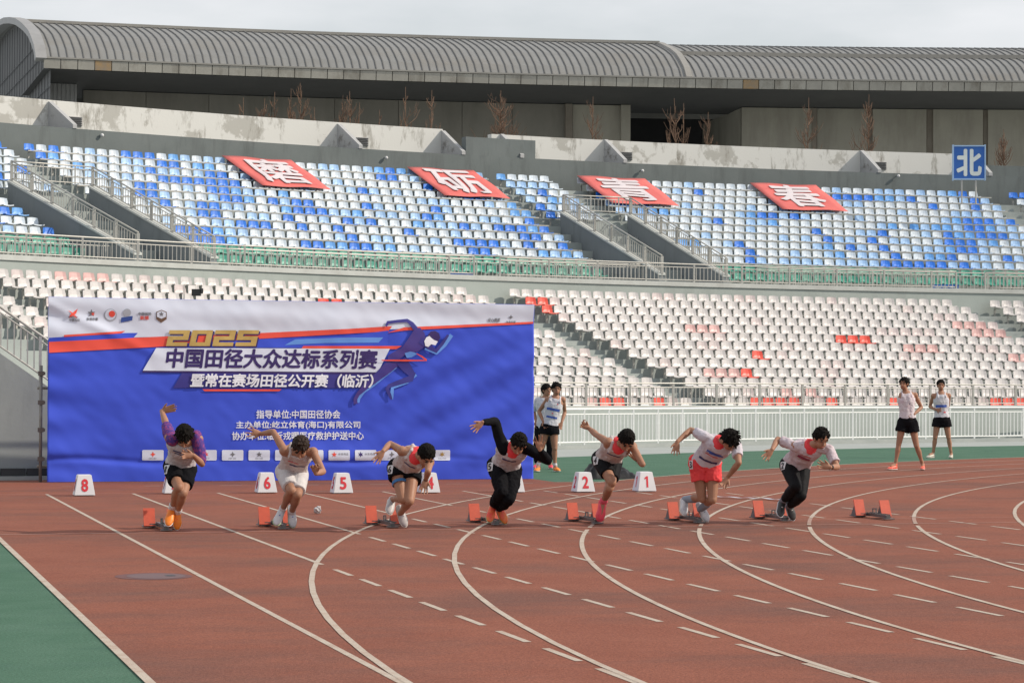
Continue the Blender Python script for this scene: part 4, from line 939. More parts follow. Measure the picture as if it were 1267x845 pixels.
# ------------------------------------------------------------------ people
def rcone(bm, a, b, ra, rb, n=12, sq=1.0, side=None, rings=5):
    a = Vector(a); b = Vector(b); d = b-a
    if d.length < 1e-5: d = Vector((0, 0, 1e-4))
    t = d.normalized(); s = Vector(side) if side is not None else (Vector((0, 0, 1)) if abs(t.z) < .9 else Vector((1, 0, 0)))
    x = (s - t*s.dot(t)).normalized(); y = t.cross(x)
    prof = []
    for i in range(rings): q = math.pi/2*(1-i/rings); prof.append((-ra*math.sin(q), ra*math.cos(q)))
    prof.append((0, ra)); prof.append((d.length, rb))
    for i in range(1, rings+1): q = math.pi/2*i/rings; prof.append((d.length+rb*math.sin(q), rb*math.cos(q)))
    R_ = []
    for z, r in prof: R_.append([bm.verts.new(a+t*z+x*(r*math.cos(2*math.pi*k/n))+y*(r*sq*math.sin(2*math.pi*k/n))) for k in range(n)] if r > 1e-6 else [bm.verts.new(a+t*z)])
    for i in range(len(R_)-1):
        A, B = R_[i], R_[i+1]
        for k in range(n):
            k2 = (k+1) % n
            if len(A) == 1: bm.faces.new((A[0], B[k2], B[k]))
            elif len(B) == 1: bm.faces.new((A[k], A[k2], B[0]))
            else: bm.faces.new((A[k], A[k2], B[k2], B[k]))
def fcone(bm, a, b, ra, rb, n=18):
    a = Vector(a); b = Vector(b); t = (b-a).normalized(); s = Vector((0, 0, 1)) if abs(t.z) < .9 else Vector((1, 0, 0)); x = (s-t*s.dot(t)).normalized(); y = t.cross(x)
    loft(bm, [(a, x*ra, y*ra), (a.lerp(b, .5), x*(ra+rb)/2, y*(ra+rb)/2), (b, x*rb, y*rb)], n)
def ellip(bm, c, ax_, ay_, az_, seg=14):      # axes as full vectors
    r = bmesh.ops.create_uvsphere(bm, u_segments=seg, v_segments=seg//2+2, radius=1)
    for q in r['verts']: q.co = Vector(c)+Vector(ax_)*q.co.x+Vector(ay_)*q.co.y+Vector(az_)*q.co.z
def loft(bm, secs, n=18):                   # secs: (centre, half-width vector, half-depth vector)
    R_ = [[bm.verts.new(Vector(c)+Vector(w)*math.cos(2*math.pi*k/n)+Vector(d)*math.sin(2*math.pi*k/n)) for k in range(n)] for c, w, d in secs]
    for A, B in zip(R_, R_[1:]):
        for k in range(n): k2 = (k+1) % n; bm.faces.new((A[k], A[k2], B[k2], B[k]))
    bm.faces.new(R_[0][::-1]); bm.faces.new(R_[-1])
def fuse(bm, name, m, parent, vox=.007, it=3, wrinkle=0, wscale=14, seed=0):
    me = bpy.data.meshes.new(name); bmesh.ops.recalc_face_normals(bm, faces=bm.faces[:]); bm.to_mesh(me); bm.free()
    o = bpy.data.objects.new('tmp', me); COL.objects.link(o)
    r = o.modifiers.new('r', 'REMESH'); r.mode = 'VOXEL'; r.voxel_size = vox
    s = o.modifiers.new('s', 'SMOOTH'); s.factor = .5; s.iterations = it
    bpy.context.view_layer.update()
    m2 = bpy.data.meshes.new_from_object(o.evaluated_get(bpy.context.evaluated_depsgraph_get())); bpy.data.objects.remove(o); bpy.data.meshes.remove(me)
    if wrinkle:
        nr = [q.normal.copy() for q in m2.vertices]
        for q, n_ in zip(m2.vertices, nr):
            p = q.co*wscale; q.co += n_*wrinkle*(noise.noise(Vector((p.x, p.y, p.z*.55+seed)))+.5*noise.noise(p*2.1))
    m2.name = name; m2.materials.clear(); m2.materials.append(m)
    m2.polygons.foreach_set('use_smooth', [True]*len(m2.polygons))
    b = wp(parent)
    n_ = len(m2.vertices); co = np.empty(n_*3, 'f'); m2.vertices.foreach_get('co', co); co = co.reshape(-1, 3)-np.array(b); m2.vertices.foreach_set('co', co.ravel()); m2.update()
    return link(name, m2, parent)
LU = dict(uarm=.275, farm=.25, thigh=.41, shin=.40, torso=.47)
def cv(c):                                   # camera-frame vector (right, up, towards the camera) -> world
    return lev2world(c[0], c[1], -c[2])
SKIN = mat('skin', (.37, .19, .12), .55, (.31, .15, .092), 7, spec=.35)
HAIR = mat('black_hair', (.005, .0045, .004), .8, (.012, .009, .008), 45, spec=.12, bump=1.5, bscale=90)
def decal(target, c, n, X, Z, m, name, parent, w=None, h=None, text=None, off=.004, **k):
    # a printed patch or character pressed onto the cloth of the target mesh
    me = target.data; base = WPOS[target]
    bv = BVHTree.FromPolygons([v_.co+base for v_ in me.vertices], [tuple(p.vertices) for p in me.polygons])
    n = n.normalized(); X = (X-n*X.dot(n)).normalized(); Z = (Z-n*Z.dot(n)-X*Z.dot(X)).normalized()
    if text: tv, tf = fit_text(text, w, h, **k)
    else:
        N = 10; M_ = max(2, int(10*h/w)); tv = [Vector(((i/N-.5)*w, (j/M_-.5)*h, 0)) for j in range(M_+1) for i in range(N+1)]; tf = [(j*(N+1)+i, j*(N+1)+i+1, (j+1)*(N+1)+i+1, (j+1)*(N+1)+i) for j in range(M_) for i in range(N)]
    out = []; ok = []
    for q in tv:
        o_ = c+X*q.x+Z*q.y+n*.35; hit = bv.ray_cast(o_, -n, .8)
        if hit[0] is None: out.append(c+X*q.x+Z*q.y); ok.append(False)
        else: out.append(hit[0]+n*(off+q.z)); ok.append(True)
    tf = [f_ for f_ in tf if all(ok[i] for i in f_)]
    if not tf: return None
    return obj(name, out, tf, m, parent)
def person(S):
    px = {k: S[k] for k in S['J']} if 'J' in S else S
    J = {}; D = {}
    # depth solve: support foot on the ground first, then up the chain
    fu, fv = S['toe'+S['sup']]; z0 = (on_ground(fu, fv, .03)-CAM).dot(lev2world(0, 0, 1)) if 'z' not in S else S['z']
    pm = FPX/z0; sc = S.get('sc', 1.0)
    def bone(k1, k2, L_, sg):
        d = math.dist(S[k1], S[k2])/pm; q = max(0, (L_*sc)**2-d*d); D[k2] = D[k1]+sg*math.sqrt(q)
    s = S['sup']; o = 'R' if s == 'L' else 'L'
    D['toe'+s] = 0; D['ank'+s] = -S.get('foot', .10)
    if S.get('stand'):
        for k in 'LR': D['ank'+k] = D['kne'+k] = D['hip'+k] = -.0
        D['kneL'] = S.get('kL', .03); D['kneR'] = S.get('kR', .03); D['ankL'] = S.get('aL', 0); D['ankR'] = S.get('aR', 0)
        D['toeL'] = D['ankL']+S.get('tL', .12); D['toeR'] = D['ankR']+S.get('tR', .12); hz = 0
        D['hipL'] = S.get('hL', 0); D['hipR'] = S.get('hR', 0)
    else:
        bone('ank'+s, 'kne'+s, LU['shin'], S.get('s'+s, 1)); bone('kne'+s, 'hip'+s, LU['thigh'], S.get('t'+s, -1))
        D['hip'+o] = D['hip'+s]+S.get('hipd', 0)
        bone('hip'+o, 'kne'+o, LU['thigh'], -S.get('t'+o, -1)); bone('kne'+o, 'ank'+o, LU['shin'], -S.get('s'+o, 1)); D['toe'+o] = D['ank'+o]+S.get('foot2', .1)
    S['pel'] = ((S['hipL'][0]+S['hipR'][0])/2, (S['hipL'][1]+S['hipR'][1])/2); D['pel'] = (D['hipL']+D['hipR'])/2
    bone('pel', 'nek', LU['torso'], S.get('lean', 1))
    D['shoL'] = D['nek']+S.get('shL', -.02); D['shoR'] = D['nek']+S.get('shR', -.02)
    for k in 'LR':
        bone('sho'+k, 'elb'+k, LU['uarm'], S.get('u'+k, -1)); bone('elb'+k, 'wri'+k, LU['farm'], S.get('f'+k, 1)); D['tip'+k] = D['wri'+k]+S.get('h'+k, .03)
    D['head'] = D['nek']+S.get('hd', .08)
    for k in D: J[k] = at(*S[k], z0-D[k])
    # keep feet on the ground
    Z = Vector((0, 0, 1))
    root = thing('person', (J['pel'].x, J['pel'].y, 0), S['label'], 'person', S.get('group'))
    P, N = J['pel'], J['nek']
    hipax = (J['hipR']-J['hipL']).normalized(); shax = (J['shoR']-J['shoL']).normalized(); spine = (N-P).normalized()
    g = S.get('girth', 1.0)
    bend = S.get('bend', .035)
    fr0 = spine.cross(hipax); 
    def sec(t, w, d, e=0):
        c = P.lerp(N, t); a = hipax.lerp(shax, max(0, min(1, t))); a = (a-spine*a.dot(spine)).normalized(); fw = spine.cross(a).normalized()
        if fw.dot(cv(S.get('front', (0, 0, 1)))) < 0: fw = -fw
        c = c - fw*bend*math.sin(math.pi*max(0, min(1, t)))
        return c, a*(w*g+e), fw*(d*g+e), fw
    TOR = [(-.20, .07, .06), (-.13, .115, .095), (0, .155, .112), (.15, .148, .105), (.32, .130, .095), (.5, .138, .10), (.68, .158, .112), (.82, .165, .108), (.92, .135, .088), (.99, .085, .07), (1.04, .055, .052)]
    bm = bmesh.new()
    loft(bm, [sec(*q)[:3] for q in TOR])
    fwd = sec(.8, .1, .1)[3]
    hu = cv(S['up']).normalized(); hf = cv(S['face']); hf = (hf-hu*hf.dot(hu)).normalized(); hs = hf.cross(hu).normalized()
    H = J['head']; hs_ = S.get('hs', 1.05)
    # skull, jaw, nose, ears, neck
    ellip(bm, H+hu*.022*hs_-hf*.008, hs*.074*hs_, hf*.093*hs_, hu*.088*hs_)
    ellip(bm, H-hu*.048*hs_+hf*.022*hs_, hs*.056*hs_, hf*.062*hs_, hu*.062*hs_)
    rcone(bm, H-hu*.005*hs_+hf*.088*hs_, H-hu*.032*hs_+hf*.103*hs_, .007, .013, 8)
    for q in (-1, 1):
        ellip(bm, H+hs*q*.076*hs_-hu*.012*hs_, hs*.010, hf*.020, hu*.032, 8)
    rcone(bm, N-spine*.02, H-hu*.06*hs_-hf*.025, .056, .052, 12)
    for q in (-1, 1): rcone(bm, N-spine*.03+shax*q*.03, J['sho'+('R' if q > 0 else 'L')]-spine*.0, .05, .05, 12)
    HANDV = {}
    for k in 'LR':
        s_, e_, w_ = J['sho'+k], J['elb'+k], J['wri'+k]
        ellip(bm, s_, Vector((.058, 0, 0)), Vector((0, .058, 0)), Vector((0, 0, .058)))
        m1 = s_.lerp(e_, .4); rcone(bm, s_, m1, .044, .044); rcone(bm, m1, e_, .044, .033)
        m2 = e_.lerp(w_, .3); rcone(bm, e_, m2, .034, .038); rcone(bm, m2, w_, .038, .024)
        d = (J['tip'+k]-w_).normalized(); hn = S.get('hn'+k)
        n_ = cv(hn) if hn else cv((.1, .1, 1)); n_ = (n_-d*n_.dot(d)).normalized(); sd_ = d.cross(n_).normalized()
        curl = S.get('curl'+k, .25); ts = S.get('th'+k, 1)
        rcone(bm, w_, w_+d*.022, .026, .027, 10, .75, sd_)
        # palm
        loft(bm, [(w_+d*.012, sd_*.026, n_*.018), (w_+d*.045, sd_*.038, n_*.017), (w_+d*.088, sd_*.041, n_*.013), (w_+d*.094, sd_*.036, n_*.008)], 12)
        for i, (L1, off) in enumerate(((.040, -.030), (.046, -.0105), (.043, .0105), (.033, .029))):
            if ts > 0: off = -off
            b0 = w_+d*(.084-.04*abs(off))+sd_*off; spread = off*S.get('spr'+k, 1.5)*1.6
            c1 = curl*1.5; d1 = (d*math.cos(c1)+sd_*spread*4-n_*math.sin(c1)*-1).normalized(); b1 = b0+d1*L1
            c2 = curl*3.4; d2 = (d*math.cos(c2)+sd_*spread*3+n_*math.sin(c2)).normalized(); b2 = b1+d2*L1*.62
            c3 = curl*4.8; d3 = (d*math.cos(c3)+sd_*spread*2+n_*math.sin(c3)).normalized(); b3 = b2+d3*L1*.45
            rcone(bm, b0, b1, .0098, .0090, 8, rings=3); rcone(bm, b1, b2, .0090, .0083, 8, rings=3); rcone(bm, b2, b3, .0083, .0072, 8, rings=3)
        tb = w_+d*.028+sd_*ts*.026; td = (d*.75+sd_*ts*(.75-curl*.9)+n_*(.2+curl*.7)).normalized(); t1 = tb+td*.042; td2 = (td+d*.4+n_*curl*1.5).normalized()
        rcone(bm, tb, t1, .0135, .0105, 8, rings=3); rcone(bm, t1, t1+td2*.028, .0105, .0085, 8, rings=3)
    for k in 'LR':
        h_, n_, a_ = J['hip'+k], J['kne'+k], J['ank'+k]
        m1 = h_.lerp(n_, .35); rcone(bm, h_, m1, .086, .077, 14); rcone(bm, m1, n_, .077, .052, 14)
        ellip(bm, n_+(n_-h_.lerp(a_, .5)).normalized()*.006, Vector((.050, 0, 0)), Vector((0, .050, 0)), Vector((0, 0, .053)))
        back = ((h_+a_)/2-n_); back = back.normalized() if back.length > .02 else -fwd
        m2 = n_.lerp(a_, .33)+back*.016; rcone(bm, n_, m2, .044, .053, 14); rcone(bm, m2, n_.lerp(a_, .72), .053, .033, 12); rcone(bm, n_.lerp(a_, .75), a_, .036, .034, 12)
        rcone(bm, a_, a_.lerp(J['toe'+k], .6), .034, .028, 10)
    vox = .0062 if z0 < 40 else .009
    body = fuse(bm, 'body', S.get('skin', SKIN), root, vox, 2)
    # face
    em = mat('eye_dark', (.02, .015, .012), .3); lm = mat('lip', (.36, .12, .09), .5)
    for q in (-1, 1):
        e = bmesh.new(); ellip(e, H+hu*.008*hs_+hf*.083*hs_+hs*q*.031*hs_, hs*.015, hf*.006, hu*.0058, 10); me = bpy.data.meshes.new('eye'); e.to_mesh(me); e.free(); me.materials.append(em)
        for v_ in me.vertices: v_.co -= WPOS[root]
        link('eye', me, root)
        e = bmesh.new(); ellip(e, H+hu*.027*hs_+hf*.085*hs_+hs*q*.032*hs_, hs*.020, hf*.006, hu*.0042, 8); me = bpy.data.meshes.new('eyebrow'); e.to_mesh(me); e.free(); me.materials.append(HAIR)
        for v_ in me.vertices: v_.co -= WPOS[root]
        link('eyebrow', me, root)
    e = bmesh.new(); ellip(e, H-hu*.060*hs_+hf*.082*hs_, hs*.022, hf*.007, hu*.0065, 10); me = bpy.data.meshes.new('mouth'); e.to_mesh(me); e.free(); me.materials.append(lm)
    for v_ in me.vertices: v_.co -= WPOS[root]
    link('mouth', me, root)
    # hair: cap plus tufts
    rnd = random.Random(S.get('seed', 1)); bm = bmesh.new()
    ellip(bm, H+hu*.036*hs_-hf*.020*hs_, hs*.090*hs_, hf*.100*hs_, hu*.090*hs_)
    ellip(bm, H+hu*.0*hs_-hf*.045*hs_, hs*.080*hs_, hf*.066*hs_, hu*.082*hs_)
    long_ = S.get('hairlen', 1.0)
    for i in range(230 if z0 < 40 else 120):
        th = rnd.uniform(0, 6.283); cz = rnd.uniform(-.15, 1); rr = math.sqrt(max(0, 1-cz*cz)); dr_ = (hs*math.cos(th)*rr+hf*math.sin(th)*rr+hu*cz)
        if dr_.dot(hf) > .35 and cz < .35: continue
        if cz < .1 and dr_.dot(hf) > -.1: continue
        p0 = H+hu*.03*hs_-hf*.016*hs_+(hs*dr_.dot(hs)*.082+hf*dr_.dot(hf)*.094+hu*dr_.dot(hu)*.084)*hs_
        tg = (dr_*.34 + hf*(.45 if cz > .3 else 0) - hu*(.8 if cz < .8 else .25) + Vector((rnd.uniform(-.3, .3), rnd.uniform(-.3, .3), rnd.uniform(-.3, .3)))).normalized()
        l = rnd.uniform(.02, .045)*long_; rcone(bm, p0-dr_*.006, p0+tg*l, .013, .005, 6, rings=2)
    fuse(bm, 'hair', S.get('hair', HAIR), root, .005 if z0 < 40 else .008, 1, .006, 55)
    # shirt
    sh = S['shirt']; bm = bmesh.new(); e = .011
    style = sh['style']
    if style == 'singlet':
        prof = [(-.10, .135, .10), (0, .160, .118), (.15, .155, .112), (.32, .139, .103), (.5, .147, .108), (.68, .166, .119), (.78, .160, .117), (.86, .138, .110), (.935, .112, .094)]
        e = .006
    else:
        prof = [(-.12, .135, .10), (0, .160, .118), (.15, .158, .114), (.32, .142, .106), (.5, .150, .112), (.68, .170, .122), (.82, .176, .118), (.92, .142, .096), (.975, .100, .083)]
        e = .008
    if S.get('hem') is not None: prof = [q for q in prof if q[0] >= S['hem']]
    loft(bm, [sec(t_, w_, d_, e)[:3] for t_, w_, d_ in prof])
    if style == 'singlet':
        for q in (-1, 1):
            cF, aF, _, fW = sec(.85, .16, .11); aF = aF.normalized()
            pts_ = [cF+aF*q*.088+fW*.098*g, N-spine*.05+aF*q*.082+fW*.072, N-spine*.03+aF*q*.080+spine*.036, N-spine*.05+aF*q*.082-fW*.066, cF+aF*q*.088-fW*.094*g]
            for p_, p2_ in zip(pts_, pts_[1:]): rcone(bm, p_, p2_, .021, .021, 8, rings=2)
    if style != 'singlet':
        fr_ = sh.get('sleeve', .55)
        for k in 'LR':
            s_, e_, w_ = J['sho'+k], J['elb'+k], J['wri'+k]
            if sh.get('sleeve_mat'): rcone(bm, N-spine*.05+(s_-N)*.2, N-spine*.05+(s_-N)*.6, .055, .05, 14); continue
            rcone(bm, N-spine*.04+(s_-N)*.2, s_, .06, .064, 14)
            if fr_ <= 1: fcone(bm, s_, s_.lerp(e_, fr_+.12), .061, .062, 16)
    shirt = fuse(bm, 'shirt' if style != 'singlet' else 'singlet', sh['mat'], root, .0065 if z0 < 40 else .010, 3, .011, 15, S.get('seed', 1))
    if sh.get('sleeve_mat'):
        for k in 'LR':
            s_, e_, w_ = J['sho'+k], J['elb'+k], J['wri'+k]; bm = bmesh.new()
            L_ = sh.get('slv', .8); q = s_-(e_-s_)*.12
            rcone(bm, q+(N-s_)*.16, s_.lerp(e_, .4), .072, .064, 14); rcone(bm, s_.lerp(e_, .4), s_.lerp(e_, min(1, L_)), .064, .054, 14, rings=2)
            if L_ > 1: rcone(bm, e_, e_.lerp(w_, L_-1), .053, .036, 12, rings=2)
            fuse(bm, 'sleeve', sh['sleeve_mat'], root, .0065, 3, .006, 15, 3)
    if sh.get('collar'):
        bm = bmesh.new(); loft(bm, [sec(t_, w_, d_, .012)[:3] for t_, w_, d_ in ((.90, .082, .106), (.96, .078, .092), (1.0, .07, .078), (1.06, .058, .062))]); fuse(bm, 'collar', sh['collar'], root, .0065, 2)
    # shorts or trousers
    so = S['legs']; bm = bmesh.new(); e = so.get('ease', .012)
    loft(bm, [sec(t_, w_, d_, e)[:3] for t_, w_, d_ in ((-.2, .07, .06), (-.13, .115, .095), (0, .155, .112), (.13, .150, .106))])
    fl = so.get('flare', 0)
    for k in 'LR':
        h_, n_, a_ = J['hip'+k], J['kne'+k], J['ank'+k]; q = so['len']
        if q <= 1: fcone(bm, h_, h_.lerp(n_, q+.10), .086+e, (.086-.03*q)+e+fl, 18); ellip(bm, h_, Vector((.086+e, 0, 0)), Vector((0, .086+e, 0)), Vector((0, 0, .086+e)))
        else:
            m1 = h_.lerp(n_, .35); rcone(bm, h_, m1, .092+e, .084+e, 16); rcone(bm, m1, n_, .084+e, .058+e, 16)
            m2 = n_.lerp(a_, .4); rcone(bm, n_, m2, .058+e, .055+e, 14); rcone(bm, m2, n_.lerp(a_, q-1), .055+e, so.get('cuff', .042)+e*.6, 14, rings=2)
    shorts = fuse(bm, so['name'], so['mat'], root, .0065 if z0 < 40 else .010, 3, so.get('wr', .005)*1.8, 15, 5)
    # shoes and socks
    for k in 'LR':
        a_, t_ = J['ank'+k], J['toe'+k]; n_ = J['kne'+k]
        if S.get('stand'):
            fd = Vector((t_.x-a_.x, t_.y-a_.y, 0)); fd = fd.normalized() if fd.length > .02 else cv((0, 0, 1)); upv = Z
            heel = Vector((a_.x, a_.y, 0))-fd*.045; gz = S.get('ground', .012); heel.z = gz; toe = heel+fd*.265; up = Z
        else:
            fd = (t_-a_).normalized(); kn = (a_-n_).normalized(); up = -(kn-fd*kn.dot(fd)); up = up.normalized() if up.length > .15 else cv((0, .3, 1)).normalized()
            heel = a_ - fd*.03 - up*.075; toe = t_ + fd*.01 - up*.01; toe = heel + (toe-heel).normalized()*.255*sc
            fd = (toe-heel).normalized(); up = (up-fd*up.dot(fd)).normalized()
            mz = min(heel.z, toe.z)
            if mz < .02: dz_ = Vector((0, 0, .02-mz)); heel += dz_; toe += dz_
        sdv = fd.cross(up)
        shm = S['shoe']; bm = bmesh.new()
        loft(bm, [(heel+fd*.004+up*.035, sdv*.018, up*.028), (heel+fd*.02+up*.04, sdv*.032, up*.040), (heel+fd*.07+up*.045, sdv*.041, up*.046), (heel+fd*.13+up*.038, sdv*.044, up*.038), (heel+fd*.19+up*.03, sdv*.050, up*.030), (heel+fd*.235+up*.024, sdv*.036, up*.020), (heel+fd*.258+up*.02, sdv*.016, up*.010)], 14)
        rcone(bm, heel+fd*.045+up*.05, a_.lerp(n_, .02)+up*.0, .036, .037, 12, rings=2)
        shoe = fuse(bm, 'shoe', shm[0], root, .006, 2)
        bm = bmesh.new(); loft(bm, [(heel+fd*.0+up*.008, sdv*.022, up*.010), (heel+fd*.03+up*.008, sdv*.038, up*.012), (heel+fd*.13+up*.006, sdv*.046, up*.009), (heel+fd*.20+up*.006, sdv*.053, up*.009), (heel+fd*.245+up*.01, sdv*.036, up*.008), (heel+fd*.265+up*.014, sdv*.012, up*.005)], 14)
        sl2 = fuse(bm, 'sole', shm[1], shoe, .005, 1)
        if len(shm) > 2:
            for j in range(3):
                c = heel+fd*(.09+.03*j)+up*.05
                bm = bmesh.new(); rcone(bm, c-sdv*.036+up*-.01, c+up*.022, .006, .006, 6); rcone(bm, c+up*.022, c+sdv*.036+up*-.01, .006, .006, 6); fuse(bm, 'stripe', shm[2], shoe, .004, 1)
        if S.get('sock'):
            bm = bmesh.new(); L_ = S.get('sockl', .16)
            rcone(bm, a_+(a_-n_).normalized()*.02, a_.lerp(n_, L_), .040, .043 if L_ < .3 else .05, 12, rings=2); fuse(bm, 'sock', S['sock'], root, .006, 1)
    S['_'] = dict(J=J, root=root, shirt=shirt, shorts=shorts, body=body, fwd=fwd, spine=spine, sh=shax, hip=hipax, sec=sec, face=hf, z0=z0, pm=pm)
    return S['_']
def cloth(name, c, c2=None, sc=9, lo=.42, hi=.62, rough=.8): return mat(name, c, rough, c2, sc, lo, hi, bump=.25, bscale=22, spec=.25)
WS = cloth('shirt_white', (.50, .47, .49), (.46, .42, .44)); WS2 = cloth('shirt_white_warm', (.52, .47, .46), (.47, .40, .40)); WS3 = cloth('shirt_bright', (.60, .60, .64), (.55, .54, .59))
BK = mat('black_cloth', (.006, .006, .008), .9, (.010, .010, .012), 9, bump=.25, bscale=22, spec=.08); BKT = mat('black_tights', (.005, .005, .006), .7, (.008, .008, .010), 9, spec=.15); COR = cloth('coral_cloth', (.80, .07, .07), (.70, .06, .07))
REDC = cloth('red_collar', (.72, .06, .07)); PUR = cloth('purple_print', (.07, .035, .20), (.27, .05, .16), 26, .48, .6); WPT = cloth('white_tights', (.58, .56, .56), (.52, .49, .50))
TEEP = cloth('printed_tee', (.54, .50, .55), (.22, .18, .38), 8, .60, .68)
PRB = mat('print_navy', (.04, .035, .12), .7); PRBL = mat('print_blue', (.04, .10, .42), .7); PATCH = mat('number_patch', (.66, .66, .68), .6); INK = mat('number_ink', (.02, .02, .025), .6); PRR = mat('print_red', (.6, .06, .08), .6)
SO = {k: mat('shoe_'+k, c, .45, c2, 14, .4, .7) for k, c, c2 in (('orange', (.85, .25, .015), (.80, .18, .02)), ('white', (.62, .62, .64), (.45, .47, .52)), ('red', (.85, .08, .06), (.85, .30, .05)), ('pink', (.80, .06, .12), (.85, .10, .10)), ('blackw', (.02, .02, .022), (.05, .05, .05)), ('cream', (.60, .55, .46), (.5, .45, .4)), ('pale', (.50, .47, .46), (.36, .34, .36)), ('coral', (.85, .16, .09), (.8, .1, .08)))}
SOL = mat('sole_white', (.65, .62, .58), .6); SOLG = mat('sole_green', (.35, .45, .25), .6); SKW = cloth('sock_white', (.62, .60, .62)); SKG = cloth('sock_grey_blue', (.26, .30, .36)); SKP = cloth('sock_pink', (.78, .12, .18))
BLUEB = mat('thigh_band_blue', (.03, .16, .40), .6); WATCH = mat('watch_black', (.02, .02, .02), .4)
def Q(o, s, *p): return tuple((o[0]+a/s, o[1]+b/s) for a, b in p)
def joints(S, o, s, **k):
    for n, (a, b) in k.items(): S[n] = (o[0]+a/s, o[1]+b/s)
    return S
PEOPLE = []
# lane 8
S = joints({}, (160, 495), 4.967, head=(338, 222), nek=(338, 250), shoL=(248, 232), shoR=(422, 240), elbL=(226, 148), wriL=(200, 68), tipL=(272, 48), elbR=(447, 392), wriR=(395, 340), tipR=(362, 338),
           hipL=(262, 405), hipR=(358, 420), kneL=(303, 535), ankL=(262, 665), toeL=(238, 765), kneR=(330, 570), ankR=(296, 690), toeR=(293, 790))
S.update(sup='R', label='person in white shirt with purple sleeves and orange shoes, furthest left', up=(.02, .50, .87), face=(0, -.87, .5), uL=-1, fL=-1, uR=1, fR=1, hL=.02, hR=.02, hnL=(0, -.2, 1), thL=-1, curlL=.08, curlR=.3, sprL=.6, lean=1, hd=.13,
         shirt=dict(style='tee', mat=WS, sleeve=.3, sleeve_mat=PUR, slv=.88), legs=dict(name='shorts', mat=BK, len=.62, ease=.016, flare=.006), shoe=(SO['orange'], SOL, SO['red']), sock=SKW, seed=8, foot=.0, hairlen=1.2); PEOPLE.append(('8', S))
# lane 7
S = joints({}, (300, 515), 5.633, head=(405, 218), nek=(392, 232), shoL=(292, 240), shoR=(492, 250), elbL=(215, 108), wriL=(130, 122), tipL=(68, 108), elbR=(562, 385), wriR=(512, 398), tipR=(500, 345),
           hipL=(290, 385), hipR=(398, 405), kneL=(340, 515), ankL=(278, 650), toeL=(235, 745), kneR=(383, 545), ankR=(342, 672), toeR=(348, 770))
S.update(sup='R', label='person in white singlet and white half tights starting beside lane box 6', up=(.0, .66, .75), face=(-.05, -.75, .66), uL=-1, fL=-1, uR=1, fR=1, hL=.03, hR=.04, curlL=.05, sprL=3.0, thL=-1, curlR=.42, lean=1, hd=.13, hair=mat('brown_hair', (.018, .009, .006), .6, (.03, .016, .010), 30, spec=.2),
         shirt=dict(style='singlet', mat=WS2), legs=dict(name='half_tights', mat=WPT, len=.74, ease=.016, flare=.004, wr=.003), shoe=(SO['white'], SOLG, PRBL), sock=SKW, sockl=.1, seed=7, foot=.0, hairlen=1.15); PEOPLE.append(('7', S))
# lane 6
S = joints({}, (440, 530), 6.26, head=(545, 210), nek=(480, 205), shoL=(360, 175), shoR=(570, 262), elbL=(268, 118), wriL=(214, 175), tipL=(178, 228), elbR=(562, 330), wriR=(545, 390), tipR=(522, 485),
           hipL=(318, 305), hipR=(435, 335), kneL=(365, 545), ankL=(285, 545), toeL=(262, 645), kneR=(418, 560), ankR=(345, 662), toeR=(368, 755))
S.update(sup='R', label='person in black shorts with a blue thigh band, starting beside lane box 4', up=(.45, .55, .7), face=(.35, -.75, .5), uL=-1, fL=1, uR=1, fR=-1, hL=.02, hR=.02, curlL=.12, curlR=.1, sprR=1.6, thR=-1, lean=1, hd=.12, hipd=0, shL=-.06, shR=.04,
         shirt=dict(style='singlet', mat=WS2, collar=REDC), legs=dict(name='shorts', mat=BK, len=.24, ease=.022, flare=.012), shoe=(SO['pale'], SOL, SKG), sock=None, seed=6, foot=.0, hairlen=.55); PEOPLE.append(('6', S))
# lane 5
S = joints({}, (570, 505), 5.283, head=(378, 235), nek=(345, 262), shoL=(268, 245), shoR=(438, 262), elbL=(225, 88), wriL=(145, 92), tipL=(92, 132), elbR=(570, 342), wriR=(522, 275), tipR=(506, 215),
           hipL=(232, 375), hipR=(340, 405), kneL=(268, 540), ankL=(212, 635), toeL=(185, 740), kneR=(318, 590), ankR=(250, 655), toeR=(285, 750))
S.update(sup='R', label="person in black sleeves and trousers with red shoes by the banner's right end", up=(.12, .68, .72), face=(-.1, -.72, .68), uL=-1, fL=1, uR=1, fR=1, hL=.02, hR=.02, curlL=.18, curlR=.1, sprL=2, sprR=2.2, lean=1, hd=.12,
         shirt=dict(style='tee', mat=WS, sleeve=.1, sleeve_mat=BK, slv=1.93, collar=REDC), legs=dict(name='trousers', mat=BK, len=1.85, ease=.014, cuff=.05, wr=.008), shoe=(SO['red'], SOLG), sock=SKW, sockl=.12, seed=5, foot=.0, hairlen=1.0); PEOPLE.append(('5', S))
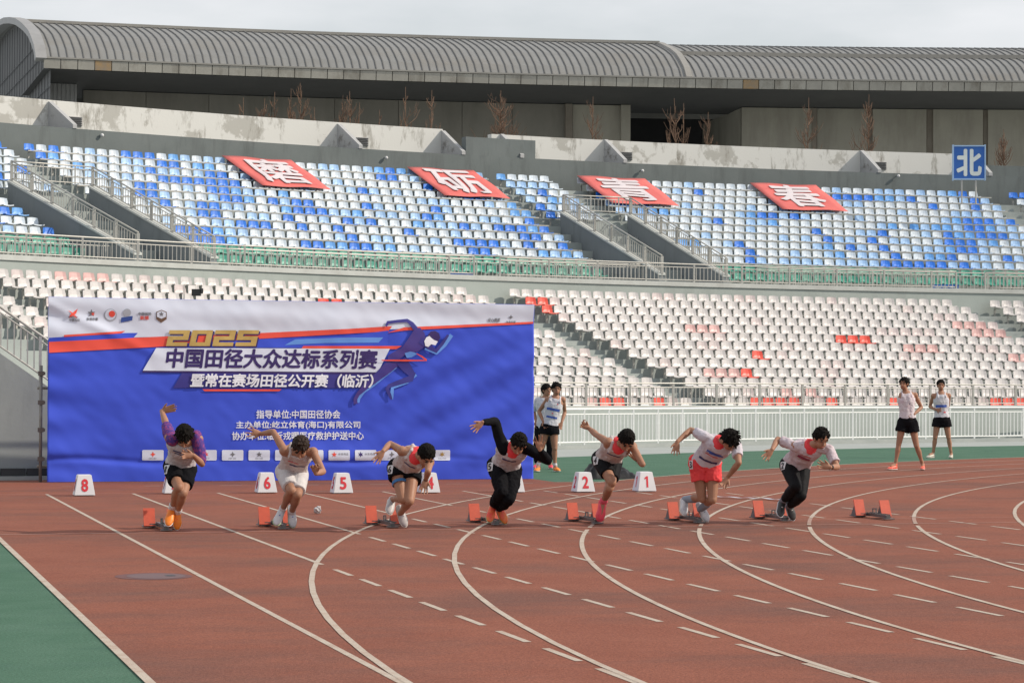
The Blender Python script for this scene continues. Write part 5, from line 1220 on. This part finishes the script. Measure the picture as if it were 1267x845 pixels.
# lane 4
S = joints({}, (690, 510), 5.631, head=(478, 198), nek=(430, 225), shoL=(352, 210), shoR=(520, 240), elbL=(272, 158), wriL=(218, 112), tipL=(185, 92), elbR=(592, 362), wriR=(562, 338), tipR=(515, 285),
           hipL=(295, 325), hipR=(392, 348), kneL=(378, 488), ankL=(315, 625), toeL=(298, 768), kneR=(362, 525), ankR=(318, 632), toeR=(292, 728))
S.update(sup='L', label='person in black half tights and pink shoes starting between lane boxes 2 and 1', up=(.25, .6, .75), face=(.1, -.75, .6), uL=-1, fL=-1, uR=1, fR=-1, hL=.02, hR=.03, curlL=.45, curlR=.12, sprR=1.4, lean=1, hd=.12, hipd=-.03, foot2=-.02,
         shirt=dict(style='singlet', mat=WS2, collar=REDC), legs=dict(name='half_tights', mat=BKT, len=.55, ease=.016, flare=.0, wr=.003), shoe=(SO['pink'], SO['pink']), sock=SKP, sockl=.14, seed=4, foot=.0, hairlen=.8); PEOPLE.append(('4', S))
# lane 3
S = joints({}, (815, 515), 5.83, head=(512, 172), nek=(445, 180), shoL=(335, 150), shoR=(560, 215), elbL=(232, 98), wriL=(135, 182), tipL=(125, 240), elbR=(578, 335), wriR=(498, 438), tipR=(462, 500),
           hipL=(280, 330), hipR=(388, 345), kneL=(312, 590), ankL=(192, 598), toeL=(180, 705), kneR=(388, 598), ankR=(302, 668), toeR=(335, 755))
S.update(sup='R', label='person in printed white tee and coral shorts, second from right at the start', up=(.3, .5, .8), face=(.2, -.85, .4), uL=-1, fL=1, uR=1, fR=-1, hL=.02, hR=.02, curlL=.15, curlR=.3, sprL=1.6, thR=-1, lean=1, hd=.11, shL=-.05, shR=.03,
         shirt=dict(style='tee', mat=TEEP, sleeve=.5, collar=REDC), legs=dict(name='shorts', mat=COR, len=.40, ease=.020, flare=.006, wr=.008), shoe=(SO['white'], SOL, SKG), sock=SKG, sockl=.55, seed=3, foot=.0, hairlen=1.7); PEOPLE.append(('3', S))
# lane 2
S = joints({}, (930, 515), 5.83, head=(502, 160), nek=(430, 210), shoL=(310, 215), shoR=(558, 238), elbL=(188, 165), wriL=(148, 240), tipL=(112, 285), elbR=(617, 365), wriR=(568, 367), tipR=(502, 352),
           hipL=(262, 350), hipR=(362, 378), kneL=(318, 505), ankL=(222, 612), toeL=(205, 715), kneR=(355, 572), ankR=(268, 650), toeR=(290, 745))
S.update(sup='R', label='person in long black tights and white tee with red collar, furthest right at start', up=(.15, .88, .45), face=(.25, -.45, .85), uL=-1, fL=1, uR=1, fR=1, hL=.02, hR=.0, curlL=.15, curlR=.2, sprL=1.6, lean=1, hd=.10,
         shirt=dict(style='tee', mat=cloth('shirt_pinkish', (.56, .50, .53), (.52, .42, .46)), sleeve=.62, collar=REDC), legs=dict(name='tights', mat=BKT, len=1.8, ease=.010, wr=.002, cuff=.045), shoe=(SO['blackw'], SO['white'], SOL), sock=mat('sock_dark', (.2, .2, .24), .7), sockl=.12, seed=2, foot=.0, hairlen=.9); PEOPLE.append(('2', S))
# standing people
S = joints({}, (645, 460), 6.04, head=(262, 128), nek=(258, 185), shoL=(195, 210), shoR=(310, 208), elbL=(132, 295), wriL=(162, 368), tipL=(182, 405), elbR=(326, 300), wriR=(302, 378), tipR=(290, 412),
           hipL=(180, 425), hipR=(240, 425), kneL=(155, 565), ankL=(128, 700), toeL=(108, 745), kneR=(250, 570), ankR=(252, 705), toeR=(280, 748))
S.update(sup='R', stand=True, z=44.6, label='person standing right of the banner in white singlet and orange shoes', up=(0, 1, 0), face=(.15, -.05, 1), uL=-1, uR=-1, fL=1, fR=1, curlL=.2, curlR=.2, lean=0, hd=.02, bend=.0, tL=.2, tR=.18,
         shirt=dict(style='singlet', mat=WS3), legs=dict(name='shorts', mat=BK, len=.20, ease=.022, flare=.01), shoe=(SO['orange'], SOL), sock=SKW, sockl=.12, seed=11, girth=.97, hairlen=1.0, hs=1.05); PEOPLE.append(('A', S))
S = joints({}, (645, 460), 6.04, head=(190, 138), nek=(182, 190), shoL=(122, 215), shoR=(232, 215), elbL=(95, 300), wriL=(110, 370), tipL=(115, 410), elbR=(245, 300), wriR=(225, 360), tipR=(215, 400),
           hipL=(140, 425), hipR=(205, 425), kneL=(118, 560), ankL=(115, 690), toeL=(100, 715), kneR=(215, 560), ankR=(215, 675), toeR=(225, 705))
S.update(sup='R', stand=True, z=46.2, label='person in white top and black trousers half hidden at the banner edge', up=(0, 1, 0), face=(.5, -.1, .8), uL=-1, uR=-1, fL=1, fR=1, lean=0, hd=.02, bend=.0, tL=.2, tR=.18,
         shirt=dict(style='tee', mat=WS3, sleeve=.7), legs=dict(name='trousers', mat=BK, len=1.8, ease=.014, cuff=.05), shoe=(SO['pink'], SOL), sock=SKW, sockl=.15, seed=12, hairlen=1.1); PEOPLE.append(('B', S))
S = joints({}, (1080, 455), 6.033, head=(232, 118), nek=(248, 180), shoL=(215, 205), shoR=(315, 205), elbL=(212, 290), wriL=(228, 360), tipL=(232, 395), elbR=(362, 295), wriR=(310, 345), tipR=(270, 380),
           hipL=(225, 400), hipR=(290, 405), kneL=(193, 570), ankL=(168, 720), toeL=(115, 745), kneR=(325, 580), ankR=(372, 722), toeR=(370, 765))
S.update(sup='L', stand=True, z=46.3, label='person walking in white singlet, black shorts and coral shoes on the far bend', up=(.05, 1, 0), face=(-.5, -.1, .85), front=(-.5, 0, .85), uL=-1, uR=-1, fL=1, fR=1, curlR=.35, lean=0, hd=.03, bend=.0, aL=.05, aR=-.05, tL=.12, tR=.2, hL=0,
         shirt=dict(style='singlet', mat=cloth('singlet_pink', (.62, .57, .60), (.60, .50, .55))), legs=dict(name='shorts', mat=BK, len=.34, ease=.022, flare=.016, wr=.008), shoe=(SO['coral'], SOL), sock=None, seed=13, hairlen=1.0); PEOPLE.append(('C', S))
S = joints({}, (1080, 455), 6.033, head=(507, 130), nek=(508, 185), shoL=(452, 210), shoR=(565, 208), elbL=(425, 290), wriL=(468, 312), tipL=(498, 312), elbR=(562, 288), wriR=(515, 318), tipR=(485, 325),
           hipL=(483, 395), hipR=(545, 395), kneL=(465, 520), ankL=(450, 640), toeL=(405, 655), kneR=(565, 520), ankR=(585, 645), toeR=(580, 668))
S.update(sup='R', stand=True, z=54.0, label='person standing on green turf by the white fence, hands at the waist', up=(0, 1, 0), face=(-.1, -.05, 1), uL=-1, uR=-1, fL=1, fR=1, curlL=.3, curlR=.3, lean=0, hd=.02, bend=.0, tL=.12, tR=.2, girth=1.05,
         shirt=dict(style='singlet', mat=WS3), legs=dict(name='shorts', mat=BK, len=.28, ease=.025, flare=.014), shoe=(SO['cream'], SOL), sock=None, seed=14, hairlen=.7); PEOPLE.append(('D', S))
PD = {}
for key_, S in PEOPLE: PD[key_] = person(S)
# prints, hip numbers, bands, watches
def chest(k, t_, dx, w, h, m, text=None, name='chest_print', dz=0, **kw):
    d = PD[k]; c, a, f_, fw = d['sec'](t_, .16, .11); a = a.normalized()
    view = (CAM-c).normalized(); n = (fw+view*1.0).normalized()
    X = lev2world(1, 0, 0); X = a if a.dot(X) > 0 else -a
    decal(d['shirt'], c+X*dx, n, X, d['spine'], m, name, d['root'], w=w, h=h, text=text, **kw)
def hipnum(k, side, txt, f_=.22, m=PATCH, w=.085, h=.10, dx=0):
    d = PD[k]; J = d['J']; p = J['hip'+side].lerp(J['kne'+side], f_); out_ = (J['hip'+side]-J['hip'+('R' if side == 'L' else 'L')]).normalized(); view = (CAM-p).normalized()
    n = (view*1.0+out_*.75).normalized(); X = n.cross(Vector((0, 0, 1))).normalized()*-1; Zv = (J['hip'+side]-J['kne'+side]).normalized()
    X = lev2world(1, 0, 0)
    decal(d['shorts'], p+out_*.03, n, X, Zv, m, 'number_patch', d['root'], w=w, h=h)
    decal(d['shorts'], p+out_*.03, n, X, Zv, INK, 'hip_number', d['root'], w=w*.5, h=h*.72, text=txt, off=.008, bold=.03)
hipnum('8', 'L', '8'); hipnum('6', 'L', '6', .12); hipnum('5', 'L', '5', .12); hipnum('4', 'L', '4', .12); hipnum('3', 'L', '3', .10, w=.06); hipnum('2', 'L', '2', .12)
chest('8', .70, 0, .20, .018, PRB); chest('8', .62, .0, .16, .012, PRB); chest('7', .45, .03, .17, .022, PRB); chest('7', .6, -.02, .12, .012, PRR)
chest('6', .55, 0, .14, .02, PRB); chest('5', .60, .0, .16, .025, PRB); chest('4', .60, .0, .16, .02, PRB); chest('3', .58, .02, .20, .040, PRBL); chest('3', .46, .0, .15, .014, PRR); chest('3', .22, 0, .22, .028, PRB)
chest('2', .55, .0, .15, .045, cloth('print_maroon', (.28, .06, .10))); chest('2', .66, .0, .13, .012, PRR)
chest('A', .60, 0, .24, .045, PRBL); chest('A', .36, 0, .20, .035, PRBL); chest('A', .78, .06, .02, .02, PRR); chest('D', .52, -.01, .24, .055, PRBL); chest('D', .30, .06, .05, .03, PRR)
chest('C', .6, .05, .02, .02, PRB); chest('A', .48, 0, .03, .02, PRR)
def ring(k, p, q, f_, r, w, m, name, lab=None):
    J = PD[k]['J']; a = J[p].lerp(J[q], f_); d = (J[q]-J[p]).normalized(); b = MB().tube([a-d*w/2, a-d*w*.2, a+d*w*.2, a+d*w/2], [r*.99, r*1.04, r*1.04, r*.99], 16, caps=False); return b.obj(name, m, PD[k]['root'], True)
ring('6', 'hipL', 'kneL', .50, .084, .035, BLUEB, 'thigh_band'); ring('2', 'elbR', 'wriR', .93, .033, .03, WATCH, 'wristwatch'); ring('4', 'elbR', 'wriR', .93, .033, .014, WATCH, 'wrist_band')
ring('6', 'elbR', 'wriR', .95, .032, .012, WATCH, 'wrist_band')
for k in PD: print('FOOT', k, [(n, round(PD[k]['J'][n].z, 2), round(PD[k]['J'][n].y, 2)) for n in ('ankL', 'ankR', 'toeL', 'toeR', 'pel', 'nek')])
